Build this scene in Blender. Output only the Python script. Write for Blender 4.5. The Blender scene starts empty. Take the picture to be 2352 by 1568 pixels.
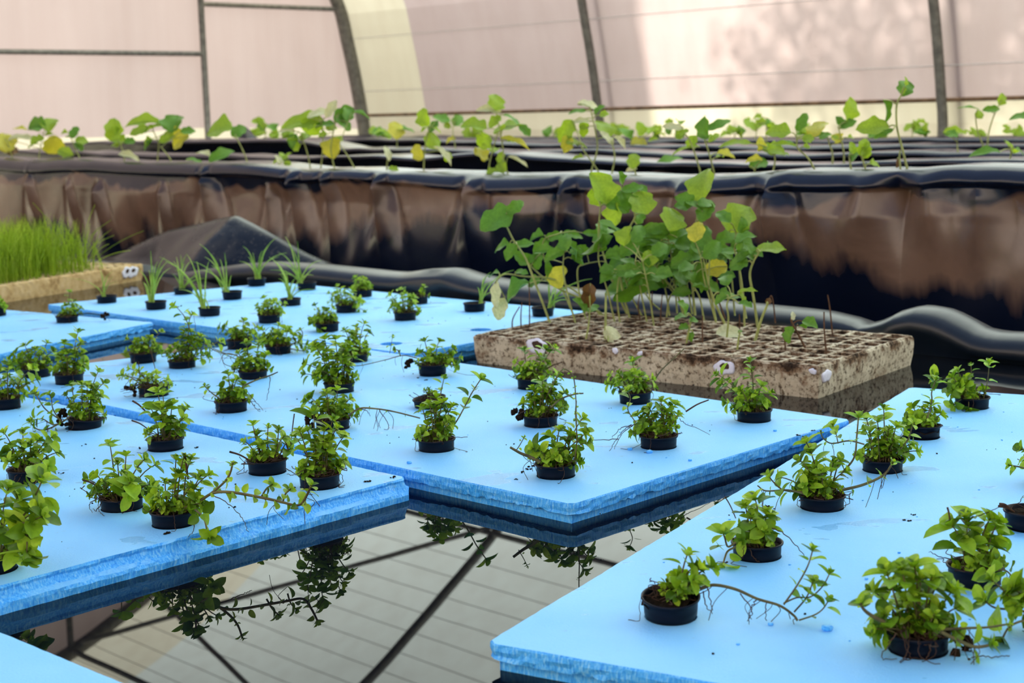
import bpy, math, random
import numpy as np
from mathutils import Vector, Matrix

# ---------------------------------------------------------------- camera, world, sun, exposure
SC = bpy.context.scene
CX, CY, FPX = 1176.0, 784.0, 3440.0          # principal point and focal length of the 2352x1568 frame
CAM_H = 0.54                                  # camera height above the water
up = np.array([-0.026, 1.0, (CY - 260.0) / FPX]); up /= np.linalg.norm(up)
hd = np.array([0, 0, -1.0]); hd = hd - up * (hd @ up); hd /= np.linalg.norm(hd)
CR = np.array([np.cross(hd, up), hd, up])     # camera axes -> world
CO = np.array([0.0, 0.0, CAM_H])
cam = bpy.data.objects.new('camera', bpy.data.cameras.new('camera'))
SC.collection.objects.link(cam)
M4 = Matrix.Identity(4)
for r in range(3):
    for c in range(3):
        M4[r][c] = float(CR[r][c])
    M4[r][3] = float(CO[r])
cam.matrix_world = M4
cam.data.sensor_width = 36.0
cam.data.lens = FPX * 36.0 / 2352.0
cam.data.clip_start = 0.05
cam.data.dof.use_dof = True
cam.data.dof.focus_distance = 2.0
cam.data.dof.aperture_fstop = 9.0
SC.camera = cam

SKY = 4.7
world = bpy.data.worlds.new('sky'); SC.world = world
world.use_nodes = True
wn, wl = world.node_tree.nodes, world.node_tree.links
wn.clear()
wo = wn.new('ShaderNodeOutputWorld'); wb = wn.new('ShaderNodeBackground')
tc = wn.new('ShaderNodeTexCoord'); sx = wn.new('ShaderNodeSeparateXYZ'); cr = wn.new('ShaderNodeValToRGB')
wl.new(tc.outputs['Generated'], sx.inputs[0]); wl.new(sx.outputs['Z'], cr.inputs[0])
cr.color_ramp.elements[0].position = 0.0; cr.color_ramp.elements[0].color = (0.80, 0.78, 0.76, 1)
cr.color_ramp.elements[1].position = 0.8; cr.color_ramp.elements[1].color = (0.94, 0.98, 1.0, 1)
wl.new(cr.outputs[0], wb.inputs['Color']); wb.inputs['Strength'].default_value = SKY
wl.new(wb.outputs[0], wo.inputs['Surface'])

S2 = 2 ** -0.5
U1 = np.array([-S2, S2, 0.0])                 # along the tunnel, away to the left
U2 = np.array([S2, S2, 0.0])                  # across the tunnel, away to the right
sun = bpy.data.objects.new('sun', bpy.data.lights.new('sun', 'SUN'))
SC.collection.objects.link(sun)
SUN_DIR = U2 * 0.80 - U1 * 0.10 + np.array([0, 0, 0.62]); SUN_DIR /= np.linalg.norm(SUN_DIR)
sun.rotation_euler = Vector(SUN_DIR).to_track_quat('Z', 'Y').to_euler()
sun.data.energy = 6.2
sun.data.angle = math.radians(1.6)
sun.data.color = (1.0, 0.95, 0.88)

SC.view_settings.view_transform = 'Standard'
SC.view_settings.look = 'None'
SC.view_settings.gamma = 1.0
SC.view_settings.use_curve_mapping = False
SC.view_settings.exposure = 0.24
SC.cycles.use_denoising = True
SC.cycles.max_bounces = 10
SC.cycles.diffuse_bounces = 6
SC.cycles.transmission_bounces = 8
SC.cycles.glossy_bounces = 4

# ---------------------------------------------------------------- where a point of the photograph stands
def ray(x, y):
    d = CR @ np.array([(x - CX) / FPX, -(y - CY) / FPX, -1.0])
    return d / d[1]
def on_z(x, y, z):
    d = ray(x, y); return CO + d * ((z - CAM_H) / d[2])
def at_depth(x, y, Y):
    return CO + ray(x, y) * Y
def on_plane(x, y, n, off):
    d = ray(x, y); return CO + d * ((off - CO @ n) / (d @ n))
def uz(x, y, n):
    p = on_plane(x, y, U2, n); return float(p @ U1), float(p[2])
def W(u, n, z):
    p = U1 * u + U2 * n; return (float(p[0]), float(p[1]), float(z))

# ---------------------------------------------------------------- mesh helpers
class MB:
    def __init__(s): s.v, s.f, s.m = [], [], []
    def add(s, vs, fs, mi=0):
        b = len(s.v); s.v += [tuple(map(float, q)) for q in vs]
        s.f += [tuple(i + b for i in q) for q in fs]; s.m += [mi] * len(fs)
    def grid(s, rows, mi=0, close_u=False, close_v=False):
        nr, nc = len(rows), len(rows[0]); fs = []
        for i in range(nr - (0 if close_u else 1)):
            for j in range(nc - (0 if close_v else 1)):
                a, b = i, (i + 1) % nr; c, d = j, (j + 1) % nc
                fs.append((a * nc + c, a * nc + d, b * nc + d, b * nc + c))
        s.add([q for r in rows for q in r], fs, mi)
    def tube(s, pts, rad, k=6, mi=0, cap=True):
        pts = [np.asarray(q, float) for q in pts]; n = len(pts)
        if not hasattr(rad, '__len__'): rad = [rad] * n
        rows = []; ref = None
        for i in range(n):
            t = pts[min(i + 1, n - 1)] - pts[max(i - 1, 0)]
            t = t / (np.linalg.norm(t) + 1e-12)
            if ref is None:
                ref = np.array([0, 0, 1.0]) if abs(t[2]) < 0.9 else np.array([1.0, 0, 0])
            a = np.cross(t, ref); a /= np.linalg.norm(a) + 1e-12
            b = np.cross(a, t); ref = b
            rows.append([pts[i] + rad[i] * (math.cos(2 * math.pi * j / k) * a + math.sin(2 * math.pi * j / k) * b) for j in range(k)])
        b0 = len(s.v); s.grid(rows, mi, close_v=True)
        if cap:
            s.f.append(tuple(b0 + j for j in range(k))); s.f.append(tuple(b0 + (n - 1) * k + j for j in reversed(range(k)))); s.m += [mi, mi]
    def box(s, c, ax, ay, az, mi=0):
        c, ax, ay, az = map(lambda q: np.asarray(q, float), (c, ax, ay, az))
        vs = [c + i * ax + j * ay + k * az for i in (-1, 1) for j in (-1, 1) for k in (-1, 1)]
        s.add(vs, [(0, 1, 3, 2), (4, 6, 7, 5), (0, 4, 5, 1), (2, 3, 7, 6), (0, 2, 6, 4), (1, 5, 7, 3)], mi)
    def blob(s, c, r, rng, k=6, sq=(1, 1, 1), jit=0.25, mi=0):
        rows = []
        for i in range(1, k):
            th = math.pi * i / k
            rows.append([np.asarray(c) + np.array([math.sin(th) * math.cos(2 * math.pi * j / (k + 1)) * sq[0], math.sin(th) * math.sin(2 * math.pi * j / (k + 1)) * sq[1], math.cos(th) * sq[2]]) * r * (1 + rng.uniform(-jit, jit)) for j in range(k + 1)])
        b = len(s.v); s.grid(rows, mi, close_v=True); n = k + 1
        s.f.append(tuple(b + j for j in reversed(range(n)))); s.f.append(tuple(b + (k - 2) * n + j for j in range(n))); s.m += [mi, mi]
    def build(s, name, mats, parent=None, smooth=True, origin=None):
        me = bpy.data.meshes.new(name)
        v = s.v
        if origin is not None:
            v = [(a - origin[0], b - origin[1], c - origin[2]) for a, b, c in v]
        me.from_pydata(v, [], s.f); me.update()
        if not isinstance(mats, (list, tuple)): mats = [mats]
        for q in mats: me.materials.append(q)
        if len(mats) > 1: me.polygons.foreach_set('material_index', s.m)
        me.polygons.foreach_set('use_smooth', [bool(smooth)] * len(me.polygons))
        o = bpy.data.objects.new(name, me); SC.collection.objects.link(o)
        if parent is not None: o.parent = parent
        elif origin is not None: o.location = origin
        return o

def empty(name, loc):
    o = bpy.data.objects.new(name, None); SC.collection.objects.link(o)
    o.empty_display_size = 0.02; o.location = tuple(map(float, loc)); return o
def tag(o, label=None, cat=None, group=None, kind=None):
    if label: o['label'] = label
    if cat: o['category'] = cat
    if group: o['group'] = group
    if kind: o['kind'] = kind
    return o
def catmull(pts, n=6):
    P = [np.asarray(q, float) for q in pts]
    if len(P) < 3: return [P[0] + (P[-1] - P[0]) * i / n for i in range(n + 1)]
    P = [2 * P[0] - P[1]] + P + [2 * P[-1] - P[-2]]; out = []
    for i in range(1, len(P) - 2):
        a, b, c, d = P[i - 1:i + 3]
        for k in range(n):
            t = k / n
            out.append(0.5 * (2 * b + (c - a) * t + (2 * a - 5 * b + 4 * c - d) * t * t + (3 * b - a - 3 * c + d) * t ** 3))
    out.append(P[-2]); return out
def lerp_tab(tab, x):
    if x <= tab[0][0]: return tab[0][1]
    for (a, b), (c, d) in zip(tab, tab[1:]):
        if x <= c: return b + (d - b) * (x - a) / (c - a)
    return tab[-1][1]
def fbm(x, seed):                             # smooth 1-D noise
    i = math.floor(x); f = x - i; f = f * f * (3 - 2 * f)
    h = lambda k: math.sin(k * 127.1 + seed * 311.7) * 43758.5453 % 1.0
    return (h(i) * (1 - f) + h(i + 1) * f) * 2 - 1

# ---------------------------------------------------------------- materials
def mat(name):
    m = bpy.data.materials.new(name); m.use_nodes = True
    nt = m.node_tree; nt.nodes.clear()
    out = nt.nodes.new('ShaderNodeOutputMaterial')
    return m, nt.nodes, nt.links, out
def ramp(N, stops):
    r = N.new('ShaderNodeValToRGB'); e = r.color_ramp.elements
    while len(e) < len(stops): e.new(0.5)
    for q, (p, c) in zip(e, stops): q.position = p; q.color = (*c, 1)
    return r
def noise(N, L, scale, detail=4, rough=0.5, vec=None, dist=0.0):
    t = N.new('ShaderNodeTexNoise'); t.inputs['Scale'].default_value = scale
    t.inputs['Detail'].default_value = detail; t.inputs['Roughness'].default_value = rough; t.inputs['Distortion'].default_value = dist
    if vec is not None: L.new(vec, t.inputs['Vector'])
    return t
def coords(N, L, scale=(1, 1, 1), kind='Object', rot=(0, 0, 0)):
    t = N.new('ShaderNodeTexCoord'); mp = N.new('ShaderNodeMapping')
    mp.inputs['Scale'].default_value = scale; mp.inputs['Rotation'].default_value = rot
    L.new(t.outputs[kind], mp.inputs['Vector']); return mp.outputs[0]
def bump(N, L, h, strength, dist=0.002):
    b = N.new('ShaderNodeBump'); b.inputs['Strength'].default_value = strength; b.inputs['Distance'].default_value = dist
    L.new(h, b.inputs['Height']); return b.outputs[0]
def mixc(N, L, fac, a, b, mode='MIX'):
    m = N.new('ShaderNodeMix'); m.data_type = 'RGBA'; m.blend_type = mode
    for sock, v in ((0, fac), (6, a), (7, b)):
        if isinstance(v, (int, float)): m.inputs[sock].default_value = v
        elif isinstance(v, tuple): m.inputs[sock].default_value = (*v, 1)
        else: L.new(v, m.inputs[sock])
    return m.outputs[2]
def pbsdf(N, L, out, col, rough=0.5, spec=0.5, nor=None, metal=0.0, ior=None):
    p = N.new('ShaderNodeBsdfPrincipled')
    if isinstance(col, tuple): p.inputs['Base Color'].default_value = (*col, 1)
    else: L.new(col, p.inputs['Base Color'])
    if isinstance(rough, (int, float)): p.inputs['Roughness'].default_value = rough
    else: L.new(rough, p.inputs['Roughness'])
    p.inputs['Specular IOR Level'].default_value = spec; p.inputs['Metallic'].default_value = metal
    if ior: p.inputs['IOR'].default_value = ior
    if nor is not None: L.new(nor, p.inputs['Normal'])
    if out is not None: L.new(p.outputs[0], out.inputs['Surface'])
    return p

def m_plain(name, col, rough=0.5, spec=0.5, var=0.25, scale=60, bmp=0.0):
    m, N, L, out = mat(name); v = coords(N, L); t = noise(N, L, scale, 3, vec=v)
    d = tuple(c * (1 - var) for c in col); e = tuple(min(1, c * (1 + var)) for c in col)
    r = ramp(N, [(0.3, d), (0.7, e)]); L.new(t.outputs[0], r.inputs[0])
    pbsdf(N, L, out, r.outputs[0], rough, spec, bump(N, L, t.outputs[0], bmp) if bmp else None); return m

def m_leaf(name, dark, mid, lite, trans=0.35, rough=0.45):
    m, N, L, out = mat(name)
    g = N.new('ShaderNodeNewGeometry'); r = ramp(N, [(0.0, dark), (0.5, mid), (1.0, lite)])
    L.new(g.outputs['Random Per Island'], r.inputs[0])
    v = coords(N, L); t = noise(N, L, 160, 2, vec=v)
    r2 = ramp(N, [(0.3, (0.82, 0.84, 0.8)), (0.7, (1.1, 1.08, 1.1))]); L.new(t.outputs[0], r2.inputs[0])
    c = mixc(N, L, 1.0, r.outputs[0], r2.outputs[0], 'MULTIPLY')
    p = pbsdf(N, L, None, c, rough, 0.3, bump(N, L, t.outputs[0], 0.25, 0.001))
    tr = N.new('ShaderNodeBsdfTranslucent'); c2 = mixc(N, L, 1.0, c, (1.25, 1.15, 0.5), 'MULTIPLY'); L.new(c2, tr.inputs['Color'])
    mx = N.new('ShaderNodeMixShader'); mx.inputs[0].default_value = trans
    L.new(p.outputs[0], mx.inputs[1]); L.new(tr.outputs[0], mx.inputs[2]); L.new(mx.outputs[0], out.inputs['Surface'])
    return m

def m_foam():
    m, N, L, out = mat('blue_foam')
    v = coords(N, L)
    big = noise(N, L, 5, 3, vec=v); fine = noise(N, L, 420, 4, 0.65, vec=v); dirt = noise(N, L, 34, 6, 0.7, vec=v)
    vs = coords(N, L, (1, 1, 0.12)); fib = noise(N, L, 420, 3, 0.6, vec=coords(N, L, (1, 1, 0.25)))
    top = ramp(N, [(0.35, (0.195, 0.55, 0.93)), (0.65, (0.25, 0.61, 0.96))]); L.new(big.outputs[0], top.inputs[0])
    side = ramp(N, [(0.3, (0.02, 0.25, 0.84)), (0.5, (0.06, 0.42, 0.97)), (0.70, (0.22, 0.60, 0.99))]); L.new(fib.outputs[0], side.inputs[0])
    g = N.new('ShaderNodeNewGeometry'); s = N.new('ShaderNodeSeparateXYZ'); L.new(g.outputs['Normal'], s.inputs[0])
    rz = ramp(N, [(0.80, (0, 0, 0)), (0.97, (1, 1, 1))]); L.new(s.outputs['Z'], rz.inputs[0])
    c = mixc(N, L, rz.outputs[0], side.outputs[0], top.outputs[0])  # paler top skin, with sky sheen put into its colour
    rd = ramp(N, [(0.64, (0, 0, 0)), (0.76, (0.6, 0.6, 0.6))]); L.new(dirt.outputs[0], rd.inputs[0])
    c = mixc(N, L, rd.outputs[0], c, (0.20, 0.30, 0.33))
    wet = noise(N, L, 7, 3, 0.5, vec=coords(N, L, (1, 2.2, 1)), dist=0.3)      # patches still wet with spilt water
    rw = ramp(N, [(0.63, (0, 0, 0)), (0.65, (1, 1, 1))]); L.new(wet.outputs[0], rw.inputs[0])
    c = mixc(N, L, rw.outputs[0], c, mixc(N, L, 1.0, c, (0.90, 0.96, 0.98), 'MULTIPLY'))
    rgh = ramp(N, [(0.0, (0.55,) * 3), (1.0, (0.12,) * 3)]); L.new(rw.outputs[0], rgh.inputs[0])
    nor = bump(N, L, fine.outputs[0], 0.45, 0.002)
    pbsdf(N, L, out, c, rgh.outputs[0], 0.35, nor)
    return m

def m_plastic(name, base=(0.012, 0.012, 0.015), rough=0.16, spec=0.8, dust=0.5, painted_refl=False, thr=0.68):
    m, N, L, out = mat(name); v = coords(N, L)
    t = noise(N, L, 3.2, 5, 0.6, vec=v, dist=0.6); f = noise(N, L, 70, 5, 0.7, vec=v)
    r = ramp(N, [(0.5, base), (0.75, tuple(b + 0.05 * dust * k for b, k in zip(base, (1, 0.85, 0.7))))]); L.new(t.outputs[0], r.inputs[0])
    rr = ramp(N, [(0.3, (rough,) * 3), (0.8, (rough + 0.12,) * 3)]); L.new(t.outputs[0], rr.inputs[0])
    fd = ramp(N, [(thr, (0, 0, 0)), (thr + 0.17, (dust * 0.6,) * 3)]); L.new(f.outputs[0], fd.inputs[0])
    c = mixc(N, L, fd.outputs[0], r.outputs[0], (0.22, 0.18, 0.14))
    if painted_refl:                                 # brown reflection painted on the upright faces, ragged at its lower edge
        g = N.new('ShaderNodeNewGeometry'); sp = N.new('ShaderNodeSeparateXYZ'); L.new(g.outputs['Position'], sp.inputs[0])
        ragged = noise(N, L, 4.5, 4, 0.6, vec=coords(N, L, (1, 1, 0.3)), dist=0.4); big = noise(N, L, 1.1, 2, vec=v)
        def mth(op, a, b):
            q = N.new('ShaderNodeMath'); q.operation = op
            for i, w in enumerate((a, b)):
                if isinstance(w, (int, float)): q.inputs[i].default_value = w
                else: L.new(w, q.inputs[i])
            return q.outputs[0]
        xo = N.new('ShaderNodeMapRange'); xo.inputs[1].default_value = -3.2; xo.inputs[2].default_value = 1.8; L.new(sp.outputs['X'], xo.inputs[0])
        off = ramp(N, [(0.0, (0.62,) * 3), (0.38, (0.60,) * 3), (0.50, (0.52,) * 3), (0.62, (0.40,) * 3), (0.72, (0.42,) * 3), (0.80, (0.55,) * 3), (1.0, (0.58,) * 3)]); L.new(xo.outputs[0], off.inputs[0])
        h = mth('ADD', mth('ADD', sp.outputs['Z'], mth('SUBTRACT', off.outputs[0], 0.5)), mth('ADD', mth('MULTIPLY', ragged.outputs[0], 0.34), mth('MULTIPLY', big.outputs[0], 0.34)))
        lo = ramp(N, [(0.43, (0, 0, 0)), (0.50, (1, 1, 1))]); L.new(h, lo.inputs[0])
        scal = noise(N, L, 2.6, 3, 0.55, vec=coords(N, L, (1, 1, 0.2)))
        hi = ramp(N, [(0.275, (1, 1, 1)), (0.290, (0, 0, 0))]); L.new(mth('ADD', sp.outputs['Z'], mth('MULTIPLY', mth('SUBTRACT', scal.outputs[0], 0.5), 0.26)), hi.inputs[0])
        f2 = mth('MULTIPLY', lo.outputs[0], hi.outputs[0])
        refl_brown = ramp(N, [(0.35, (0.10, 0.058, 0.038)), (0.65, (0.19, 0.115, 0.076))]); L.new(t.outputs[0], refl_brown.inputs[0])
        c = mixc(N, L, f2, c, refl_brown.outputs[0])
    pbsdf(N, L, out, c, rr.outputs[0], spec, bump(N, L, f.outputs[0], 0.06, 0.003), ior=1.5)
    return m

def m_panel(name, col, refl, stripe=0.0, rot=0.0, period=90.0):
    """twin-wall greenhouse sheet: scatters daylight through, a little dirt"""
    m, N, L, out = mat(name); v = coords(N, L)
    t = noise(N, L, 0.9, 4, 0.6, vec=v); streak = noise(N, L, 9, 3, vec=coords(N, L, (1, 1, 0.08)))
    a = ramp(N, [(0.3, tuple(c * 0.94 for c in col)), (0.7, tuple(min(1, c * 1.05) for c in col))]); L.new(t.outputs[0], a.inputs[0])
    b = ramp(N, [(0.3, (0.93, 0.91, 0.90)), (0.65, (1, 1, 1))]); L.new(streak.outputs[0], b.inputs[0])
    c = mixc(N, L, 1.0, a.outputs[0], b.outputs[0], 'MULTIPLY')
    if stripe:
        w = N.new('ShaderNodeTexWave'); w.inputs['Scale'].default_value = period; w.bands_direction = 'X'
        L.new(coords(N, L, rot=(0, 0, rot)), w.inputs['Vector'])
        b2 = ramp(N, [(0.0, (1 - stripe,) * 3), (0.7, (1, 1, 1))]); L.new(w.outputs[0], b2.inputs[0])
        c = mixc(N, L, 1.0, c, b2.outputs[0], 'MULTIPLY')
    tr = N.new('ShaderNodeBsdfTranslucent'); L.new(c, tr.inputs['Color'])
    df = N.new('ShaderNodeBsdfDiffuse'); df.inputs['Color'].default_value = (*refl, 1)
    mx = N.new('ShaderNodeAddShader'); L.new(tr.outputs[0], mx.inputs[0]); L.new(df.outputs[0], mx.inputs[1])
    L.new(mx.outputs[0], out.inputs['Surface']); return m

MT = {}
MT['foam'] = m_foam()
MT['panel_roof'] = m_panel('roof_sheet', (0.49, 0.545, 0.505), (0.10, 0.10, 0.10))
MT['panel_roofc'] = m_panel('cream_roof_sheet', (0.50, 0.49, 0.38), (0.10, 0.10, 0.10))
MT['panel_near_dark'] = m_panel('unseen_dark_near_roof_sheet', (0.07, 0.095, 0.15), (0.02, 0.025, 0.04))  # unseen near roof half, made dark to give the bed film navy reflections
MT['panel_unseen_tan'] = m_panel('unseen_tan_refl_sheet', (0.78, 0.66, 0.56), (0.10, 0.08, 0.06))  # unseen near wall, tan added for its brown reflection in the bed film
MT['panel_pink'] = m_panel('pink_sheet', (0.292, 0.237, 0.217), (0.12, 0.10, 0.10))
MT['panel_pink_end'] = m_panel('pink_end_sheet', (0.262, 0.213, 0.188), (0.12, 0.10, 0.10), 0.06, math.radians(-45), 14.0)
MT['panel_cream'] = m_panel('cream_sheet', (0.41, 0.38, 0.275), (0.12, 0.11, 0.09))
MT['steel'] = m_plain('weathered_steel_tube', (0.13, 0.12, 0.10), 0.5, 0.5, 0.35, 25)
MT['rust'] = m_plain('rusty_steel_tube', (0.15, 0.085, 0.045), 0.7, 0.3, 0.4, 18)
MT['wire'] = m_plain('grey_wire', (0.55, 0.52, 0.50), 0.5, 0.4, 0.1)
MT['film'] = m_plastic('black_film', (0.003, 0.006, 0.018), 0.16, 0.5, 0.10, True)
MT['fold'] = m_plastic('dusty_black_liner', (0.002, 0.004, 0.010), 0.22, 0.2, 0.8, False, 0.57)
MT['liner'] = m_plastic('black_pond_liner', (0.005, 0.009, 0.016), 0.30, 0.4, 0.25)
MT['soilbed'] = m_plain('bed_compost', (0.03, 0.02, 0.014), 0.95, 0.1, 0.5, 40, 0.6)
MT['ground'] = m_plain('bare_earth', (0.16, 0.12, 0.085), 0.95, 0.1, 0.3, 4)
MT['floor'] = m_plain('dark_floor', (0.035, 0.03, 0.027), 0.9, 0.2, 0.3, 6)
MT['pot'] = m_plain('navy_black_plastic', (0.0012, 0.0027, 0.009), 0.45, 0.17, 0.25, 30)
MT['soil'] = m_plain('dark_potting_soil', (0.014, 0.009, 0.005), 0.95, 0.1, 0.6, 300, 0.8)
MT['root'] = m_plain('brown_root', (0.055, 0.03, 0.018), 0.8, 0.2, 0.4, 90)
MT['stem'] = m_plain('mint_stem', (0.095, 0.085, 0.03), 0.6, 0.3, 0.6, 45)
MT['stemg'] = m_plain('pale_green_stem', (0.29, 0.32, 0.09), 0.5, 0.3, 0.3, 30)
MT['stemb'] = m_plain('dead_brown_stem', (0.10, 0.05, 0.025), 0.8, 0.2, 0.4, 60)
MT['mint'] = m_leaf('mint_leaf', (0.055, 0.14, 0.006), (0.22, 0.40, 0.016), (0.39, 0.58, 0.04), 0.32)
MT['mintl'] = m_leaf('young_mint_leaf', (0.19, 0.35, 0.025), (0.31, 0.50, 0.04), (0.43, 0.60, 0.07), 0.35)
MT['chive'] = m_leaf('chive_blade', (0.24, 0.42, 0.05), (0.36, 0.58, 0.09), (0.50, 0.68, 0.17), 0.4)
MT['onion'] = m_leaf('onion_blade', (0.32, 0.48, 0.035), (0.48, 0.66, 0.06), (0.65, 0.80, 0.13), 0.5)
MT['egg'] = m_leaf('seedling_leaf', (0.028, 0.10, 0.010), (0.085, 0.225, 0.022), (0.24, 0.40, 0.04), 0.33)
MT['eggl'] = m_leaf('sunlit_toned_seedling_leaf', (0.20, 0.36, 0.03), (0.28, 0.44, 0.04), (0.38, 0.50, 0.06), 0.5)  # lit copy of the seedling leaf, sunlight put into the colour
MT['eggy'] = m_leaf('yellowing_leaf', (0.42, 0.36, 0.03), (0.52, 0.50, 0.05), (0.60, 0.58, 0.14), 0.45)
MT['eggd'] = m_leaf('withered_leaf', (0.06, 0.03, 0.012), (0.12, 0.06, 0.02), (0.16, 0.09, 0.03), 0.2)
MT['eggp'] = m_leaf('bleached_leaf', (0.45, 0.45, 0.25), (0.52, 0.52, 0.30), (0.6, 0.6, 0.4), 0.3)
MT['chip'] = m_plain('fresh_white_polystyrene', (0.72, 0.72, 0.80), 0.6, 0.3, 0.08, 200)
MT['bark'] = m_plain('tree_bark', (0.06, 0.045, 0.03), 0.9, 0.1)
MT['shade_shed'] = m_plain('added_shade_shed_boards', (0.2, 0.17, 0.15), 0.8, 0.2)

def m_tray():
    m, N, L, out = mat('stained_polystyrene'); v = coords(N, L)
    a = noise(N, L, 16, 8, 0.72, vec=v); b = noise(N, L, 110, 5, 0.7, vec=v)
    r = ramp(N, [(0.34, (0.035, 0.02, 0.01)), (0.42, (0.20, 0.125, 0.07)), (0.50, (0.47, 0.40, 0.28)), (0.70, (0.66, 0.59, 0.43))]); 
    g = N.new('ShaderNodeNewGeometry'); sp = N.new('ShaderNodeSeparateXYZ'); L.new(g.outputs['Position'], sp.inputs[0]); sn = N.new('ShaderNodeSeparateXYZ'); L.new(g.outputs['Normal'], sn.inputs[0])
    rim = ramp(N, [(0.034, (0, 0, 0)), (0.058, (0.13,) * 3)]); L.new(sp.outputs['Z'], rim.inputs[0])      # dirt washed over the rim
    flat = ramp(N, [(0.3, (1, 1, 1)), (0.7, (0.55,) * 3)]); L.new(sn.outputs['Z'], flat.inputs[0])
    ml = N.new('ShaderNodeMath'); ml.operation = 'MULTIPLY'; L.new(rim.outputs[0], ml.inputs[0]); L.new(flat.outputs[0], ml.inputs[1])
    sb = N.new('ShaderNodeMath'); sb.operation = 'SUBTRACT'; L.new(a.outputs[0], sb.inputs[0]); L.new(ml.outputs[0], sb.inputs[1]); ad = N.new('ShaderNodeMath'); ad.inputs[1].default_value = 0.045; L.new(sb.outputs[0], ad.inputs[0]); L.new(ad.outputs[0], r.inputs[0])
    r2 = ramp(N, [(0.38, (0.2, 0.16, 0.13)), (0.50, (1, 1, 1))]); L.new(b.outputs[0], r2.inputs[0])
    c = mixc(N, L, 1.0, r.outputs[0], r2.outputs[0], 'MULTIPLY')
    pbsdf(N, L, out, c, 0.85, 0.2, bump(N, L, b.outputs[0], 0.4, 0.002)); return m
MT['tray'] = m_tray()
def m_tray_light():
    m, N, L, out = mat('ochre_stained_polystyrene'); v = coords(N, L)
    a = noise(N, L, 18, 8, 0.7, vec=v)
    r = ramp(N, [(0.34, (0.22, 0.12, 0.04)), (0.48, (0.55, 0.38, 0.17)), (0.65, (0.68, 0.52, 0.29))]); L.new(a.outputs[0], r.inputs[0])
    pbsdf(N, L, out, r.outputs[0], 0.85, 0.2, bump(N, L, a.outputs[0], 0.3, 0.002)); return m
MT['trayl'] = m_tray_light()
def m_water():
    m, N, L, out = mat('dark_tank_water'); v = coords(N, L)
    t = noise(N, L, 3.0, 2, vec=v)
    pbsdf(N, L, out, (0.003, 0.004, 0.006), 0.0, 0.40, bump(N, L, t.outputs[0], 0.02, 0.004), ior=1.24); return m
MT['water'] = m_water()

# ---------------------------------------------------------------- the greenhouse shell
NW, NN, UE, UB = 8.0, -1.4, 9.67, -6.0       # far side wall, near side wall, end wall, open end (metres along U2 / U1)
UBASE = 8.87                                  # where the cream sheet ends and the pink ones begin
ZF = -0.6                                     # greenhouse floor
PROF = [(0, ZF), (0, 0.0), (0.0, 0.42), (0.06, 0.785), (0.137, 1.134), (0.239, 1.477), (0.55, 1.87), (1.16, 2.29), (1.73, 2.65), (2.23, 2.95), (2.6, 3.12), (2.97, 3.26), (3.6, 3.42), (4.21, 3.47)]
HALF = catmull(PROF[2:], 3)
HALF = [np.array(PROF[0]), np.array(PROF[1])] + [np.asarray(q) for q in HALF]
def far_pt(q): return NW - q[0], q[1]
def near_pt(q): return NN + q[0], q[1]
ARCH = [far_pt(q) for q in HALF] + [near_pt(q) for q in reversed(HALF[:-1])]   # (n, z) across the tunnel

def shell(name, path, mats, pick, us):
    mb = MB(); nc = len(path)
    for i in range(len(us) - 1):
        for j in range(nc - 1):
            a, b = us[i], us[i + 1]; (n0, z0), (n1, z1) = path[j], path[j + 1]
            mb.add([W(a, n0, z0), W(b, n0, z0), W(b, n1, z1), W(a, n1, z1)], [(0, 1, 2, 3)], pick((a + b) / 2, (z0 + z1) / 2))
    o = mb.build(name, mats); tag(o, kind='structure'); return o
US = [UB, -0.87, 1.76, 4.40, 6.40, 7.04, UBASE, UE]
iw = min(i for i, q in enumerate(ARCH) if q[1] > 1.85)
zr = [(NW, 0.555)]
wall_path = [q for q in ARCH[:iw + 1]]
wall_path = sorted(wall_path + [(NW - 0.02, 0.56)], key=lambda q: q[1])
pick_wall = lambda u, z: 1 if (u > UBASE or z < 0.55) else 0
shell('wall_right', wall_path, [MT['panel_pink'], MT['panel_cream']], pick_wall, US)
ie = max(i for i, q in enumerate(ARCH) if q[1] > 1.85)
im = len(HALF) - 1
shell('ceiling', ARCH[iw:im + 1], [MT['panel_roof'], MT['panel_roofc']], lambda u, z: 1 if u > UBASE else 0, US)
shell('ceiling', ARCH[im:ie + 1], [MT['panel_near_dark']], lambda u, z: 0, US)  # unseen near half, made dark for the reflections in the bed film
shell('wall_front_unseen', ARCH[ie:], [MT['panel_unseen_tan']], lambda u, z: 0, US)
for nm, ue in (('wall_left', UE), ('wall_back', UB)):
    mb = MB(); fp = [q for q in ARCH if True]
    ztop = lambda n: lerp_tab([(a, b) for a, b in sorted(fp[1:-1], key=lambda q: q[0])], n)
    ns = sorted(set([NN, NN + 0.001, NW - 0.001, NW] + list(np.linspace(NN + 0.02, NW - 0.02, 60))))
    for a, b in zip(ns, ns[1:]):
        wob = lambda n: 0.47 + 0.02 * math.sin(n * 2.1) + 0.01 * math.sin(n * 5.3)
        mb.add([W(ue, a, ZF), W(ue, b, ZF), W(ue, b, wob(b)), W(ue, a, wob(a))], [(0, 1, 2, 3)], 1)
        mb.add([W(ue, a, wob(a)), W(ue, b, wob(b)), W(ue, b, max(wob(b), ztop(b))), W(ue, a, max(wob(a), ztop(a)))], [(0, 1, 2, 3)], 0)
    tag(mb.build(nm, [MT['panel_pink_end'], MT['panel_cream']]), kind='structure')

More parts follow.
